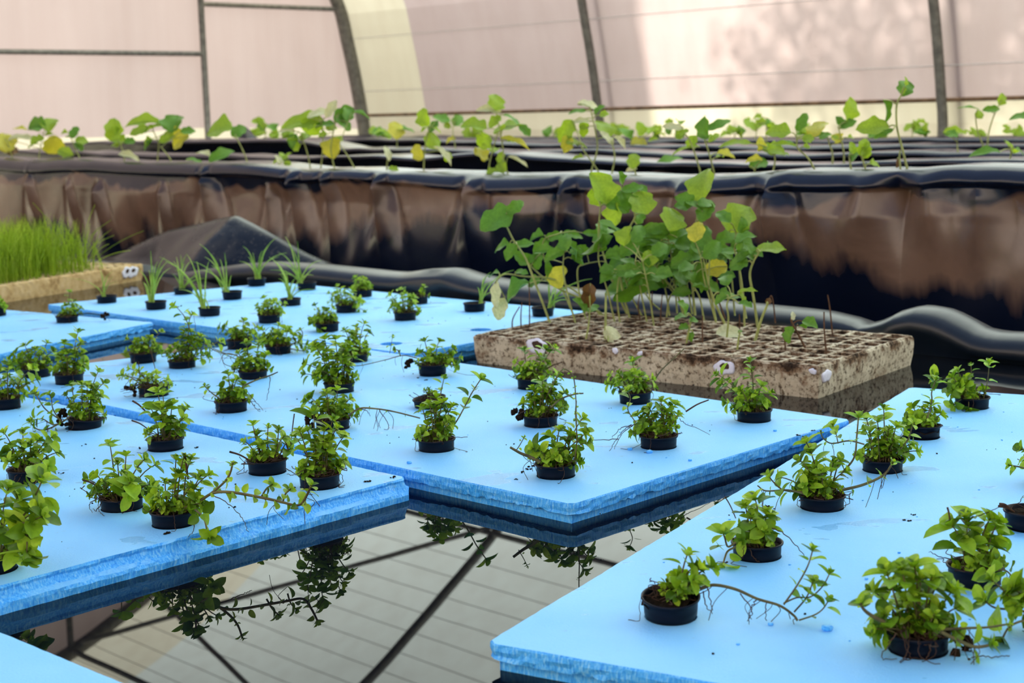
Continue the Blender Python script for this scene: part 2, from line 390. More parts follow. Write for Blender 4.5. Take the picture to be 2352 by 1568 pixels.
mb = MB(); mb.add([W(-40, -40, ZF - 0.02), W(40, -40, ZF - 0.02), W(40, 40, ZF - 0.02), W(-40, 40, ZF - 0.02)], [(0, 1, 2, 3)])
tag(mb.build('ground', MT['ground']), kind='structure')
mb = MB(); mb.add([W(UB, NN, ZF), W(UE, NN, ZF), W(UE, NW, ZF), W(UB, NW, ZF)], [(0, 1, 2, 3)])
tag(mb.build('floor', MT['floor']), kind='structure')

# steel: arch ribs, rails, posts, braces, wires (all fixed to the shell)
def arch_curve(u, off): return [np.array(W(u, n - math.copysign(off, n - 3.79) if z < 1.6 else n - 0.3 * math.copysign(off, n - 3.79), z - (off if z > 1.6 else 0))) for n, z in ARCH]
k_trim = [0]
def trim(mb, m):
    k_trim[0] += 1; o = mb.build('trim_%d' % k_trim[0], m); tag(o, kind='structure'); return o
for i, u in enumerate((UE - 0.05, 7.04, 4.40, 1.76, -0.87, -3.5)):
    mb = MB(); mb.tube(catmull(arch_curve(u, 0.03), 2), 0.055 if i == 0 else 0.031, 8); trim(mb, MT['steel'])
for a, b in ((UE, 7.04), (7.04, 4.40), (4.40, 1.76), (1.76, -0.87), (-0.87, -3.5)):
    mb = MB(); mb.tube([W(a - 0.02, NW - 0.035, 0.552), W(b + 0.02, NW - 0.035, 0.552)], 0.014, 6); trim(mb, MT['rust'])
def at_s(s):                                  # point on the far half of the section, s metres in from the wall
    s = -s
    best = min(range(len(HALF) - 1), key=lambda i: 0 if HALF[i][0] <= s <= HALF[i + 1][0] and HALF[i + 1][0] > HALF[i][0] else 1)
    a, b = HALF[best], HALF[best + 1]; f = (s - a[0]) / (b[0] - a[0]); return NW - s, float(a[1] + f * (b[1] - a[1]))
def S(u, s, drop=0.05):
    n, z = at_s(s); return np.array(W(u, n, z - drop))
# end-wall posts and rails
k = NW / 7.5; zz = lambda z: CAM_H + (z - CAM_H) * k
for sp in (-1.55, -2.96, -4.4, -5.8):
    mb = MB(); zt = at_s(sp)[1] if sp > -4.2 else 3.4
    mb.tube([W(UE - 0.05, NW + sp, zz(1.52) if sp == -2.96 else ZF), W(UE - 0.05, NW + sp, zt - 0.03)], 0.024, 8); trim(mb, MT['steel'])
for n0, n1, z in ((-1.55, -4.4, zz(1.005)), (-0.24, -1.55, zz(1.346)), (-1.55, -2.96, zz(1.52))):
    mb = MB(); mb.tube([W(UE - 0.045, NW + n0, z), W(UE - 0.045, NW + n1, z)], 0.018, 8); trim(mb, MT['steel'])
for s, rad in ((-1.19, 0.02), (-2.96, 0.02)):          # purlins
    mb = MB(); mb.tube([S(UE, s), S(UB, s)], rad, 8); trim(mb, MT['steel'])
mb = MB(); mb.tube([W(UE, 3.79, 3.42), W(UB, 3.79, 3.42)], 0.02, 8); trim(mb, MT['steel'])
for a, b in (((UE, -2.94), (7.04, -1.13)), ((UE, -2.28), (6.7, -2.93))):    # cross braces under the roof
    mb = MB(); mb.tube([S(a[0], a[1], 0.06), S(b[0], b[1], 0.06)], 0.018, 8); trim(mb, MT['steel'])
arc = [0.0]
for a, b in zip(HALF, HALF[1:]): arc.append(arc[-1] + float(np.linalg.norm(b - a)))
def at_arc(t): return lerp_tab(list(zip(arc, [float(q[0]) for q in HALF])), t), lerp_tab(list(zip(arc, [float(q[1]) for q in HALF])), t)
mbw = None
ROOF0 = next(t for t, q in zip(arc, HALF) if q[0] > 1.2)
for i in range(18):                           # line wires along the sheets
    s_, z_ = at_arc((0.6 + 0.755, 0.6 + 1.185)[i] if i < 2 else ROOF0 + 0.165 * (i - 2))
    mb = MB(); sag = 0.012
    mb.tube([np.array(W(u, NW - s_ - 0.006, z_ - 0.004)) for u in np.linspace(UE, UB, 30)], 0.003 if i < 2 else 0.0027, 5)
    trim(mb, MT['wire'])
for u, r_ in ((6.93, 0.02), (4.30, 0.024)):   # down-pipes on the outer face of the sheets
    mb = MB(); mb.tube([W(u, NW - q[0] + 0.03, q[1]) for q in HALF[1:16]], r_, 6); trim(mb, MT['wire'])

# outside: a building added to shade the middle sheets, and a tree, both unseen
mb = MB(); mb.box(W(10.75, 12.2, 1.9), U1 * 4.55, U2 * 1.2, np.array([0, 0, 2.5]))
mb.add([W(6.05, 10.9, 4.4), W(15.45, 10.9, 4.4), W(15.45, 12.2, 5.2), W(6.05, 12.2, 5.2), W(6.05, 13.5, 4.4), W(15.45, 13.5, 4.4)], [(0, 1, 2, 3), (3, 2, 5, 4), (0, 3, 4), (1, 5, 2)])
tag(mb.build('shade_shed', MT['shade_shed']), 'tall unseen building added outside so its straight shade edge darkens the middle wall sheets', 'shade_shed')
rt = random.Random(5)
tr = empty('tree', W(4.0, 10.9, ZF)); tag(tr, 'unseen tree outside the side wall, casting mottled shade on the right-hand sheets', 'tree')
mb = MB(); mb.tube(catmull([(0, 0, 0), (0.06, 0, 1.5), (0.0, 0.1, 3.0), (0.1, 0, 4.0)], 4), [0.14 - 0.006 * i for i in range(13)], 8)
tips = []
for i in range(34):
    a = rt.uniform(0, 6.28); z0 = rt.uniform(1.3, 3.4); l = rt.uniform(0.8, 1.7)
    e = np.array([math.cos(a) * l, math.sin(a) * l, z0 + rt.uniform(0.2, 1.2)]); tips.append(e)
    mb.tube(catmull([(0.03, 0.03, z0), (e[0] * .5, e[1] * .5, (z0 + e[2]) / 2 + .1), e], 4), [0.05 * (1 - i2 / 10) + 0.008 for i2 in range(9)], 5)
mb.build('trunk', MT['bark'], tr)
mb = MB()
for e in tips:
    for j in range(85):
        p = e * rt.uniform(0.55, 1.05) * np.array([1, 1, 0]) + np.array([0, 0, e[2]]) + np.array([rt.gauss(0, .33) for _ in range(3)])
        d = np.array([rt.gauss(0, 1) for _ in range(3)]); d /= np.linalg.norm(d); q = np.cross(d, [0.3, 0.2, 1]); q /= np.linalg.norm(q)
        mb.add([p, p + d * .07 + q * .035, p + d * .15, p + d * .07 - q * .035], [(0, 1, 2, 3)])
tag(mb.build('foliage', MT['mint'], tr), kind='stuff')

# ---------------------------------------------------------------- tank: water, liner rim and its loose fold
mb = MB(); mb.add([W(-3.0, -0.15, 0), W(7.2, -0.15, 0), W(7.2, 2.93, 0), W(-3.0, 2.93, 0)], [(0, 1, 2, 3)])
tag(mb.build('water', MT['water']), 'still dark water in the tank mirroring the roof frame', 'water', kind='stuff')
RIM = [(340, 640), (440, 622), (560, 605), (640, 600), (700, 603), (760, 608), (850, 617), (900, 622), (940, 624), (990, 617), (1050, 614), (1100, 630), (1200, 648), (1300, 660), (1450, 672), (1600, 685), (1750, 698), (1850, 708), (1900, 714), (1960, 728), (2000, 742), (2050, 728), (2090, 706), (2130, 700), (2180, 710), (2230, 735), (2260, 752), (2300, 760), (2352, 762)]
RT = sorted([uz(x, y, 2.95) for x, y in RIM])
PIN = uz(1010, 640, 2.95)[0]; PIN2 = uz(2010, 740, 2.95)[0]
rows = []; us = list(np.linspace(-2.9, 6.9, 420))
for u in us:
    zt = lerp_tab(RT, u) if u < RT[-1][0] else RT[-1][1] * 0 + 0.04
    if u > RT[-1][0]: zt = max(0.02, RT[-1][1])
    p1 = math.exp(-((u - PIN) / 0.10) ** 2); p2 = math.exp(-((u - PIN2) / 0.06) ** 2)
    w = 0.010 * fbm(u * 2.3, 3) + 0.004 * fbm(u * 9, 4)
    a = 0.045 + 0.02 * p1 - 0.02 * p2
    prof = [(2.895 + w, -0.09), (2.90 + w, -0.02), (2.895 + w - .012 * p1, max(0.006, zt - 0.062)), (2.885 + w, zt - 0.050 + .012 * p2), (2.884 + w + .02 * p2, zt - 0.034 + .006 * p1), (2.892 + w, zt - 0.018), (2.912 + w + .02 * p1, zt - 0.006), (2.935 + w, zt - 0.001), (2.955, zt), (2.985, zt - 0.004), (3.01, zt - 0.02), (3.022, zt - 0.05), (3.026, -0.06), (3.028, -0.3), (3.03, ZF)]
    rows.append([W(u, n, z) for n, z in prof])
mb = MB(); mb.grid(rows)
lin = mb.build('tank_liner', MT['liner']); tag(lin, 'black pond liner rolled over the far edge of the water tank', 'tank liner')
mb = MB()
for u0, u1_ in ((-3.02, -2.98), (7.12, 7.2)): mb.box(W((u0 + u1_) / 2, 1.38, -0.25), U1 * 0.04, U2 * 1.52, np.array([0, 0, 0.34]))
mb.box(W(2.1, -0.2, -0.25), U1 * 5.1, U2 * 0.04, np.array([0, 0, 0.34]))
mb.build('tank_wall', MT['liner'], lin)
# loose fold of liner heaped behind the rim on the left
KEY = [(235, 560), (260, 592), (300, 565), (385, 527), (450, 512), (540, 490), (575, 508), (640, 545), (700, 578), (760, 606), (800, 622)]
HT = sorted(uz(x, y, 3.28) for x, y in KEY[1:])
UPK = uz(540, 490, 3.28)[0]
rows = []
for u in np.linspace(HT[0][0] - 0.15, HT[-1][0] + 0.25, 90):
    zr_ = lerp_tab(HT, u); row = []
    for n in np.linspace(3.045, 3.545, 26):
        t = (n - 3.045) / 0.5; tf = 0.34 * min(1, abs(u - UPK) / 0.5)      # the foot of the fold swings back away from its peak
        sh = max(0, min(1, (t - tf) / (0.47 - tf))) if t < 0.47 else max(0, 1 - (t - 0.47) / 0.45)
        lo = -0.02 - 0.35 * max(0, t - 0.5)
        z = lo + (zr_ - lo) * sh ** (0.75 if t < .47 else 1.2) + 0.008 * fbm(u * 6 + n * 9, 7) * sh * (1 - sh) * 4 - 0.02 * math.sin(u * 16 + n * 14) * sh * (1 - sh)
        row.append(W(u, n, z))
    rows.append(row)
mb = MB(); mb.grid(rows)
tag(mb.build('liner_fold', MT['fold']), 'loose peaked fold of dusty black liner heaped behind the chive pots', 'plastic sheet')

# ---------------------------------------------------------------- black film-wrapped planting beds
BEDS = [
 (3.60, [(0, 365), (150, 366), (300, 372), (450, 376), (600, 378), (750, 388), (900, 392), (1100, 396), (1300, 400), (1500, 405), (1600, 402), (1700, 399), (1800, 392), (2000, 386), (2200, 384), (2352, 388)]),
 (4.30, [(0, 345), (200, 349), (450, 356), (620, 360), (750, 357), (870, 358), (950, 361), (1050, 354), (1124, 351), (1250, 356), (1365, 365), (1450, 372), (1552, 372), (1760, 374), (1896, 374), (2068, 367), (2240, 368), (2352, 370)]),
 (5.02, [(0, 331), (270, 325), (480, 323), (680, 322), (780, 339), (920, 337), (1090, 345), (1190, 343), (1365, 344), (1552, 351), (1724, 351), (1896, 352), (2068, 349), (2352, 351)]),
 (5.78, [(0, 324), (400, 320), (780, 321), (950, 319), (1124, 326), (1365, 332), (1552, 334), (1896, 335), (2240, 331), (2352, 331)]),
 (6.55, [(0, 320), (400, 317), (780, 317), (1124, 320), (1365, 325), (1552, 321), (1896, 321), (2240, 318), (2352, 318)]),
 (7.25, [(0, 316), (400, 313), (780, 312), (1124, 315), (1365, 317), (1552, 316), (1896, 316), (2240, 314), (2352, 314)]),
]
# folds in the front film: apex pixel, half-width, spread, height of the pleat
FOLDS = [(60, 400, .03, .35, .018), (150, 415, .03, .3, .016), (222, 420, .035, .45, .03), (365, 425, .03, .3, .022), (465, 398, .03, .62, .045), (600, 430, .03, .3, .025), (665, 398, .03, .5, .045), (740, 400, .03, .35, .035), (865, 405, .03, .42, .05), (1075, 402, .03, .42, .05), (1295, 415, .03, .38, .045), (1560, 420, .05, .3, .035), (1765, 420, .05, .45, .04), (2052, 400, .09, .30, -.055), (2240, 420, .08, .3, .015)]
FU = [(uz(x, y, 3.60)[0], uz(x, y, 3.60)[1], w, sp, A) for x, y, w, sp, A in FOLDS]
BEDZ = []
BL = ['long black film-wrapped planting bed nearest the tank, its front hanging in pleats', 'second black film bed ridge from the tank', 'third black film bed ridge from the tank', 'fourth black film bed ridge from the tank', 'fifth black film bed ridge, second from the side wall', 'farthest black film bed ridge, along the foot of the side wall']
for bi, (n0, px) in enumerate(BEDS):
    T = sorted(uz(x, y, n0) for x, y in px); BEDZ.append((n0, T))
    ua, ub = -1.6, UE - 0.25 - 0.02 * bi
    nu = 1900 if bi == 0 else 260
    rows = []
    dep = 0.24
    for u in (list(np.linspace(ua, 1.4, 60)) + list(np.linspace(1.41, 7.9, nu - 120)) + list(np.linspace(7.95, ub, 60)) if bi == 0 else np.linspace(ua, ub, nu)):
        zt = lerp_tab(T, u) + 0.003 * fbm(u * 8, bi + 20) + 0.006 * fbm(u * 2.7, bi + 40)
        row = []
        def face(z):
            d = 0.0
            if bi == 0:
                for (fu, fz, w, sp, A) in FU:
                    q = max(0.0, fz + 0.02 - z)
                    if q <= 0: continue
                    ww = w * 0.75 + sp * q * 0.55
                    amp = 1.25 * A * min(1, q / 0.06) * math.exp(-(q / 0.24) ** 2)
                    x_ = (u - fu) / ww
                    d += amp * (math.exp(-abs(x_) * 1.9) * 1.15 - 0.5 * math.exp(-((abs(x_) - 1.2) / 0.5) ** 2))
                q = max(0.0, zt - 0.05 - z)
                d += 0.016 * fbm(u * 1.9 + z * 2.2, 11) * min(1, q / 0.1) + 0.007 * fbm(u * 7 + z * 6, 12) * min(1, q / 0.08) + 0.02 * min(1, q / 0.08) * math.sin(z * 7 + 1.5 * math.sin(u * 1.7) + 1.0)
            else:
                d += 0.012 * fbm(u * 2.1, bi * 3 + 2) + 0.01 * fbm(u * 5 + z * 5, bi)
            return d
        R_ = 0.052 + 0.014 * fbm(u * 1.6, 31) if bi == 0 else 0.018
        for z in (list(np.linspace(ZF, -0.1, 8)) + list(np.linspace(-0.09, zt - R_ - 0.008, 56)) if bi == 0 else np.linspace(ZF, zt - R_ - 0.012, 8)):
            row.append((n0 + (0.022 if bi == 0 else 0.05) + 0.05 * max(0, (zt - z)) - face(z), z))
        for t in np.linspace(0, math.pi / 2, 9):
            row.append((n0 + R_ - R_ * math.cos(t) * 1.0 + 0.0 - face(zt - R_) * math.cos(t) * .5 * (1 - t), zt - R_ + R_ * math.sin(t)))
        for f in (0.2, 0.4, 0.6, 0.8, 1.0):
            row.append((n0 + R_ + (dep - 2 * R_) * f, zt - 0.018 * math.sin(f * math.pi)))
        for t in np.linspace(0.2, math.pi / 2, 4):
            row.append((n0 + dep - R_ + R_ * math.sin(t), zt - R_ + R_ * math.cos(t)))
        row.append((n0 + dep + 0.01, ZF))
        rows.append([W(u, n, z) for n, z in row])
    mb = MB(); mb.grid(rows); nc = len(rows[0])
    mb.f.append(tuple(range(nc))); mb.m.append(0); mb.f.append(tuple((nu - 1) * nc + j for j in reversed(range(nc)))); mb.m.append(0)
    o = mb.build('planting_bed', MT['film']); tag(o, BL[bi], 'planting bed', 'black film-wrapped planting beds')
# crumpled black film heaps against the end wall
rh = random.Random(8)
for (x0, x1, yt, yb, n0, lab) in ((-60, 150, 283, 335, 4.79, 'crumpled black film heap at the left end of the beds'), (255, 345, 284, 320, 6.30, 'small black film mound behind the leafy seedling on the left'), (790, 880, 289, 318, 7.72, 'black film scrap at the foot of the corner arch')):
    ua, ub = uz(x0, 310, n0)[0], uz(x1, 310, n0)[0]
    ua, ub = min(ua, UE - 0.3), min(ub, UE - 0.3)
    zt = uz((x0 + x1) / 2, yt, n0)[1]; zb = 0.28 
    rows = []; hw = 0.19 if n0 < 7 else 0.16
    if abs(ua - ub) < .3: ua, ub = ua + .0, ua - .9
    for i in range(25):
        u = ua + (ub - ua) * i / 24; h = math.sin(math.pi * i / 24) ** 0.6 * (0.8 + 0.2 * fbm(i * 0.35, n0))
        rows.append([W(u, n0 + hw * (t - 0.5) * 2 * (0.4 + 0.6 * h), ZF + (zt - ZF) * (0.35 + .65 * h) * math.sin(math.pi * t) ** 0.7 + 0.01 * rh.uniform(-1, 1)) for t in np.linspace(0, 1, 12)])
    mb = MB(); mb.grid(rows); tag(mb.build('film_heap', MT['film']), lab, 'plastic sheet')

# ---------------------------------------------------------------- blue foam rafts
def dirv(a): a = math.radians(a); return np.array([math.cos(a), math.sin(a)])
ZT = 0.03                                     # top of the foam above the water
RAFTS = {}
A_N = np.array([-0.155, 2.087]); B_N, B_R, B_F, B_L = map(np.array, ([0.073, 1.914], [0.553, 2.404], [-0.517, 3.485], [-1.117, 3.056]))
RAFTS['A'] = [A_N, A_N + dirv(137) * 1.5, A_N + dirv(137) * 1.5 + dirv(-132.8) * 0.655, A_N + dirv(-132.8) * 0.655]
RAFTS['B'] = [B_N, B_R, B_F, B_L]
RAFTS['C'] = [np.array(q) for q in ([-0.227, 3.212], [0.30, 3.735], [-0.734, 4.723], [-1.338, 4.289])]
E_N = np.array([-0.922, 3.837])
RAFTS['E'] = [E_N, E_N + dirv(145) * 1.3, E_N + dirv(145) * 1.3 + dirv(-117) * 0.66, E_N + dirv(-117) * 0.66]
D_N = np.array([-0.033, 1.402]); D_F = np.array([0.72, 2.673])
RAFTS['D'] = [D_N, D_N + dirv(-30) * 0.74, D_F + dirv(-29) * 0.74, D_F]
F_P = np.array([-0.366, 1.32])
RAFTS['F'] = [F_P + dirv(-42.4) * 0.12, F_P + dirv(137.6) * 0.75, F_P + dirv(137.6) * 0.75 + dirv(-132) * 0.6, F_P + dirv(-42.4) * 0.12 + dirv(-132) * 0.6]
for k in RAFTS:                               # all counter-clockwise
    P = RAFTS[k]; ar = sum(P[i][0] * P[(i + 1) % 4][1] - P[(i + 1) % 4][0] * P[i][1] for i in range(4))
    if ar < 0: P.reverse()
RAFT_LABEL = {'A': 'pale blue foam raft in the near left with a torn rough front edge', 'B': 'long pale blue foam raft mid-tank, one corner pointing at the viewer',
 'C': 'far blue foam raft with the chive pots and two empty holes', 'E': 'partly hidden blue foam raft at the left edge behind the middle raft',
 'D': 'bright blue foam raft filling the lower right corner', 'F': 'bare blue foam raft corner at the bottom left of the picture'}
POT_H, POT_R = 0.054, 0.030
def pot_r(h):                                 # outer radius at height h above the pot's bottom
    return lerp_tab([(0, 0.0205), (0.034, 0.0255), (0.0345, 0.0268), (0.048, 0.0277), (0.054, 0.030)], h)
HOLES = {k: [] for k in RAFTS}
def make_raft(k):
    import bmesh
    P = RAFTS[k]; rng = random.Random(ord(k)); rough = {'A': 0.0028, 'B': 0.0014, 'C': 0.0012, 'D': 0.0016, 'E': 0.0022, 'F': 0.0015}[k]
    loop = []; outs = []
    for i in range(4):
        a, b = P[i], P[(i + 1) % 4]; e = b - a; L_ = np.linalg.norm(e); e = e / L_; nrm = np.array([e[1], -e[0]])
        n = max(8, int(L_ / 0.006))
        for j in range(n):
            t = (j + 0.5) / n * (L_ - 0.012) + 0.006
            loop.append(a + e * t); outs.append(nrm)
    N = len(loop)
    overhang = {'A': -0.006}.get(k, 0.011)
    levels = [(ZT, -0.0015), (ZT - 0.002, 0.0)]
    def ring(z, off, jx, jz, seed):
        r = random.Random(seed); out = []
        sm = [r.uniform(-1, 1) for _ in range(N)]
        sm = [(sm[i] * 2 + sm[i - 1] + sm[(i + 1) % N]) / 4 for i in range(N)]
        lo = [fbm(i * 0.12, seed) for i in range(N)]
        for i in range(N):
            q = loop[i] + outs[i] * (off + jx * (sm[i] + 0.5 * lo[i]))
            out.append((q[0], q[1], z + jz * (sm[(i * 7) % N] + 0.7 * lo[i])))
        return out
    if k == 'A':
        rings = [ring(ZT, -0.0010, 0.0010, 0, 1), ring(ZT - .0025, 0.001, 0.0035, .0010, 2), ring(ZT - .006, 0.000, 0.0048, .001, 2), ring(ZT - .010, 0.0015, 0.0045, .001, 2), ring(ZT - .014, 0.004, 0.0032, .001, 2), ring(ZT - .018, 0.010, 0.0022, .0008, 6), ring(ZT - .022, 0.012, 0.0015, .0006, 7), ring(ZT - .030, 0.011, 0.001, 0, 8), ring(-0.012, 0.010, 0, 0, 9)]
    else:
        rings = [ring(ZT, -0.0010, 0.0006, 0, 1), ring(ZT - .002, 0.0, rough * .6, .0003, 2), ring(ZT - .007, 0.0005, rough, .0005, 3), ring(ZT - .012, 0.0, rough, .0006, 4), ring(ZT - .0165, -0.0005, rough, .0022, 5), ring(ZT - .0175, -0.006, rough * .5, .0008, 6), ring(ZT - .0185, -0.010, 0.0004, 0, 7), ring(ZT - .030, -0.010, 0.0004, 0, 8), ring(-0.02, -0.010, 0, 0, 9)]
    bm = bmesh.new()
    R0 = [[bm.verts.new(q) for q in r] for r in rings]
    for a, b in zip(R0, R0[1:]):
        for i in range(N):
            j = (i + 1) % N
            bm.faces.new((b[i], b[j], a[j], a[i]))
    top_e = [bm.edges.get((R0[0][i], R0[0][(i + 1) % N])) for i in range(N)]
    for (hx, hy, hr) in HOLES[k]:
        h = [[bm.verts.new((hx + hr * math.cos(2 * math.pi * j / 24), hy + hr * math.sin(2 * math.pi * j / 24), z)) for j in range(24)] for z in (ZT, -0.012)]
        for j in range(24):
            j2 = (j + 1) % 24
            f = bm.faces.new((h[0][j], h[0][j2], h[1][j2], h[1][j]))
        top_e += [bm.edges.get((h[0][j], h[0][(j + 1) % 24])) for j in range(24)]
    bmesh.ops.triangle_fill(bm, use_beauty=True, use_dissolve=False, edges=top_e, normal=(0, 0, 1))
    for f in bm.faces:
        f.normal_update()
        if abs(f.normal.z) > 0.99 and all(abs(v.co.z - ZT) < 1e-6 for v in f.verts):
            if f.normal.z < 0: f.normal_flip()
            f.smooth = False
    me = bpy.data.meshes.new('foam_raft'); bm.to_mesh(me); bm.free()
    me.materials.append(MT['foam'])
    o = bpy.data.objects.new('foam_raft', me); SC.collection.objects.link(o)
    tag(o, RAFT_LABEL[k], 'foam raft', 'blue foam growing rafts'); return o

# ---------------------------------------------------------------- leaves, stems
def add_leaf(mb, base, d, nrm, L, Wd, curl=0.3, fold=0.25, lobes=0.0, seed=0, nl=6, mi=0, wave=0.0, tipp=0.66):
    base = np.asarray(base, float); d = np.asarray(d, float); d /= np.linalg.norm(d) + 1e-9
    nrm = np.asarray(nrm, float); nrm = nrm - d * (nrm @ d); l = np.linalg.norm(nrm)
    if l < 1e-4: nrm = np.cross(d, [0.3, 0.5, 0.8]); l = np.linalg.norm(nrm)
    nrm /= l; sd = np.cross(d, nrm); rows = []
    vs = (-1, -0.5, 0, 0.5, 1) if not lobes else (-1, -0.66, -0.33, 0, 0.33, 0.66, 1)
    for i in range(nl + 1):
        t = i / nl
        w = 0.5 * (t ** 0.55) * ((1 - t) ** tipp) / ((0.55 / (0.55 + tipp)) ** 0.55 * (tipp / (0.55 + tipp)) ** tipp) if 0 < t < 1 else (0.05 if t == 0 else 0.012)
        if lobes: w *= 1 + lobes * math.sin(t * 15 + seed)
        row = []
        for v in vs:
            z = fold * abs(v) * w * Wd - curl * L * t * t * 0.6 + (wave * Wd * math.sin(t * 9 + v * 2 + seed) * abs(v) if wave else 0)
            row.append(base + d * (L * (t * (1 - 0.12 * curl * t))) + sd * (v * w * Wd) + nrm * z)
        rows.append(row)
    mb.grid(rows, mi)

POTMESH = {}
def pot_bm():
    mb = MB(); k = 32
    prof = [(h, pot_r(h)) for h in (0.001, 0.010, 0.022, 0.034)] + [(0.0346, 0.0268), (0.041, 0.0273), (0.0500, 0.0278), (0.0508, 0.0294), (0.0520, 0.0301), (0.0534, 0.0301), (0.0540, 0.0294), (0.0534, 0.0282), (0.050, 0.0268), (0.034, 0.0245), (0.012, 0.0205)]
    rows = [[(r * math.cos(2 * math.pi * j / k), r * math.sin(2 * math.pi * j / k), h) for j in range(k)] for h, r in prof]
    b = len(mb.v); mb.grid(rows, close_v=True)
    # slots in the lower wall
    drop = set()
    for i in (1, ):
        for j in range(k):
            if j % 4 in (1, 2): drop.add(i * k + j)
    mb.f = [f for i, f in enumerate(mb.f) if i not in drop]; mb.m = mb.m[:len(mb.f)]
    mb.f.append(tuple(reversed(range(k)))); mb.m.append(0)
    return mb
def soil_bm(rng):
    mb = MB(); k = 18; rows = []
    for r in (0.0262, 0.021, 0.015, 0.008, 0.002):
        rows.append([((r + (rng.uniform(-.001, .001) if r < .026 else 0)) * math.cos(2 * math.pi * j / k), (r) * math.sin(2 * math.pi * j / k), 0.0475 + rng.uniform(-0.0025, 0.0035) - (0.001 if r > .026 else 0)) for j in range(k)])
    mb.grid(rows, close_v=True); b = len(mb.v); mb.f.append(tuple(4 * k + j for j in range(k))); mb.m.append(0)
    return mb
POT_ME = None; SOIL_ME = []

def place_pot(name, p, zr, tilt, label, cat, group, rng):
    """p: point on the foam under the pot's middle; zr: height of the rim above the foam"""
    global POT_ME
    root = empty(name, (p[0], p[1], ZT + zr - POT_H))
    tag(root, label, cat, group)
    if POT_ME is None:
        o = pot_bm().build('pot', MT['pot'], root); POT_ME = o.data
        for i in range(4):
            s = soil_bm(random.Random(i)).build('soil', MT['soil'], root); SOIL_ME.append(s.data); bpy.data.objects.remove(s)
    else:
        o = bpy.data.objects.new('pot', POT_ME); SC.collection.objects.link(o); o.parent = root
    s = bpy.data.objects.new('soil', rng.choice(SOIL_ME)); SC.collection.objects.link(s); s.parent = root
    for q in (o, s): q.rotation_euler = (tilt[0], tilt[1], rng.uniform(0, 6.28)) if q is not s else (tilt[0], tilt[1], 0)
    return root

def pot_place(xc, yb, w, hv):
    """pixel of the front foot of the pot -> point on the foam below its middle"""
    p = on_z(xc, yb, ZT); r = pot_r(POT_H - hv * 0.06)
    d = np.array([p[0], p[1]]); d /= np.linalg.norm(d)
    return np.array([p[0] + d[0] * r, p[1] + d[1] * r, ZT])

def grow_leaves(mbf, path, rng, scale, ds=0.0115, start=0.3, crown=True, Lr=(0.0105, 0.0172), ratio=0.70):
    """opposite pairs of leaves along a stem, a crown of small ones at its tip"""
    L_ = [0.0]
    for a, b in zip(path, path[1:]): L_.append(L_[-1] + float(np.linalg.norm(b - a)))
    tot = L_[-1]; az = rng.uniform(0, math.pi)
    def at(s):
        for i in range(len(L_) - 1):
            if s <= L_[i + 1] or i == len(L_) - 2:
                f = (s - L_[i]) / max(1e-9, L_[i + 1] - L_[i]); t = path[i + 1] - path[i]
                return path[i] + t * min(1, f), t / (np.linalg.norm(t) + 1e-9)
    s = max(tot * start, 0.006) + rng.uniform(0, ds * .5)
    while s < tot - ds * 0.35:
        p, t = at(s); az += math.pi / 2 + rng.uniform(-.3, .3)
        a = np.cross(t, [0.31, 0.17, 0.93]); a /= np.linalg.norm(a) + 1e-9; b = np.cross(t, a)
        for sg in (1, -1):
            if rng.random() < 0.10: continue
            o = sg * (math.cos(az) * a + math.sin(az) * b)
            d = o + t * rng.uniform(0.05, 0.6) + np.array([0, 0, rng.uniform(-.1, .35)])
            L = rng.uniform(*Lr) * scale * (0.78 + 0.40 * s / tot)
            nn = t * 0.8 + np.array([0, 0, 0.7]) + np.array([rng.uniform(-.45, .45) for _ in range(3)])
            d = d / np.linalg.norm(d); q = p + d * 0.0025 * scale
            add_leaf(mbf, q, d, nn, L, L * ratio * rng.uniform(.85, 1.15), rng.uniform(.15, .7), rng.uniform(.15, .6))
        s += ds * rng.uniform(.75, 1.25) * (0.8 + 0.2 * scale)
    if crown:
        p, t = at(tot); a = np.cross(t, [0.31, 0.17, 0.93]); a /= np.linalg.norm(a) + 1e-9; b = np.cross(t, a)
        for k, (l, upw) in enumerate(((1.0, 0.35), (0.72, 0.8), (0.42, 1.6))):
            az += math.pi / 2
            for sg in (1, -1):
                o = sg * (math.cos(az) * a + math.sin(az) * b) + t * upw + np.array([0, 0, .1])
                L = rng.uniform(Lr[0] * 1.05, Lr[1]) * scale * l
                add_leaf(mbf, p - t * 0.002 * (2 - k), o, t - o * .2 + np.array([rng.uniform(-.2, .2) for _ in range(3)]), L, L * ratio * 0.95, rng.uniform(.1, .5), rng.uniform(.2, .6))

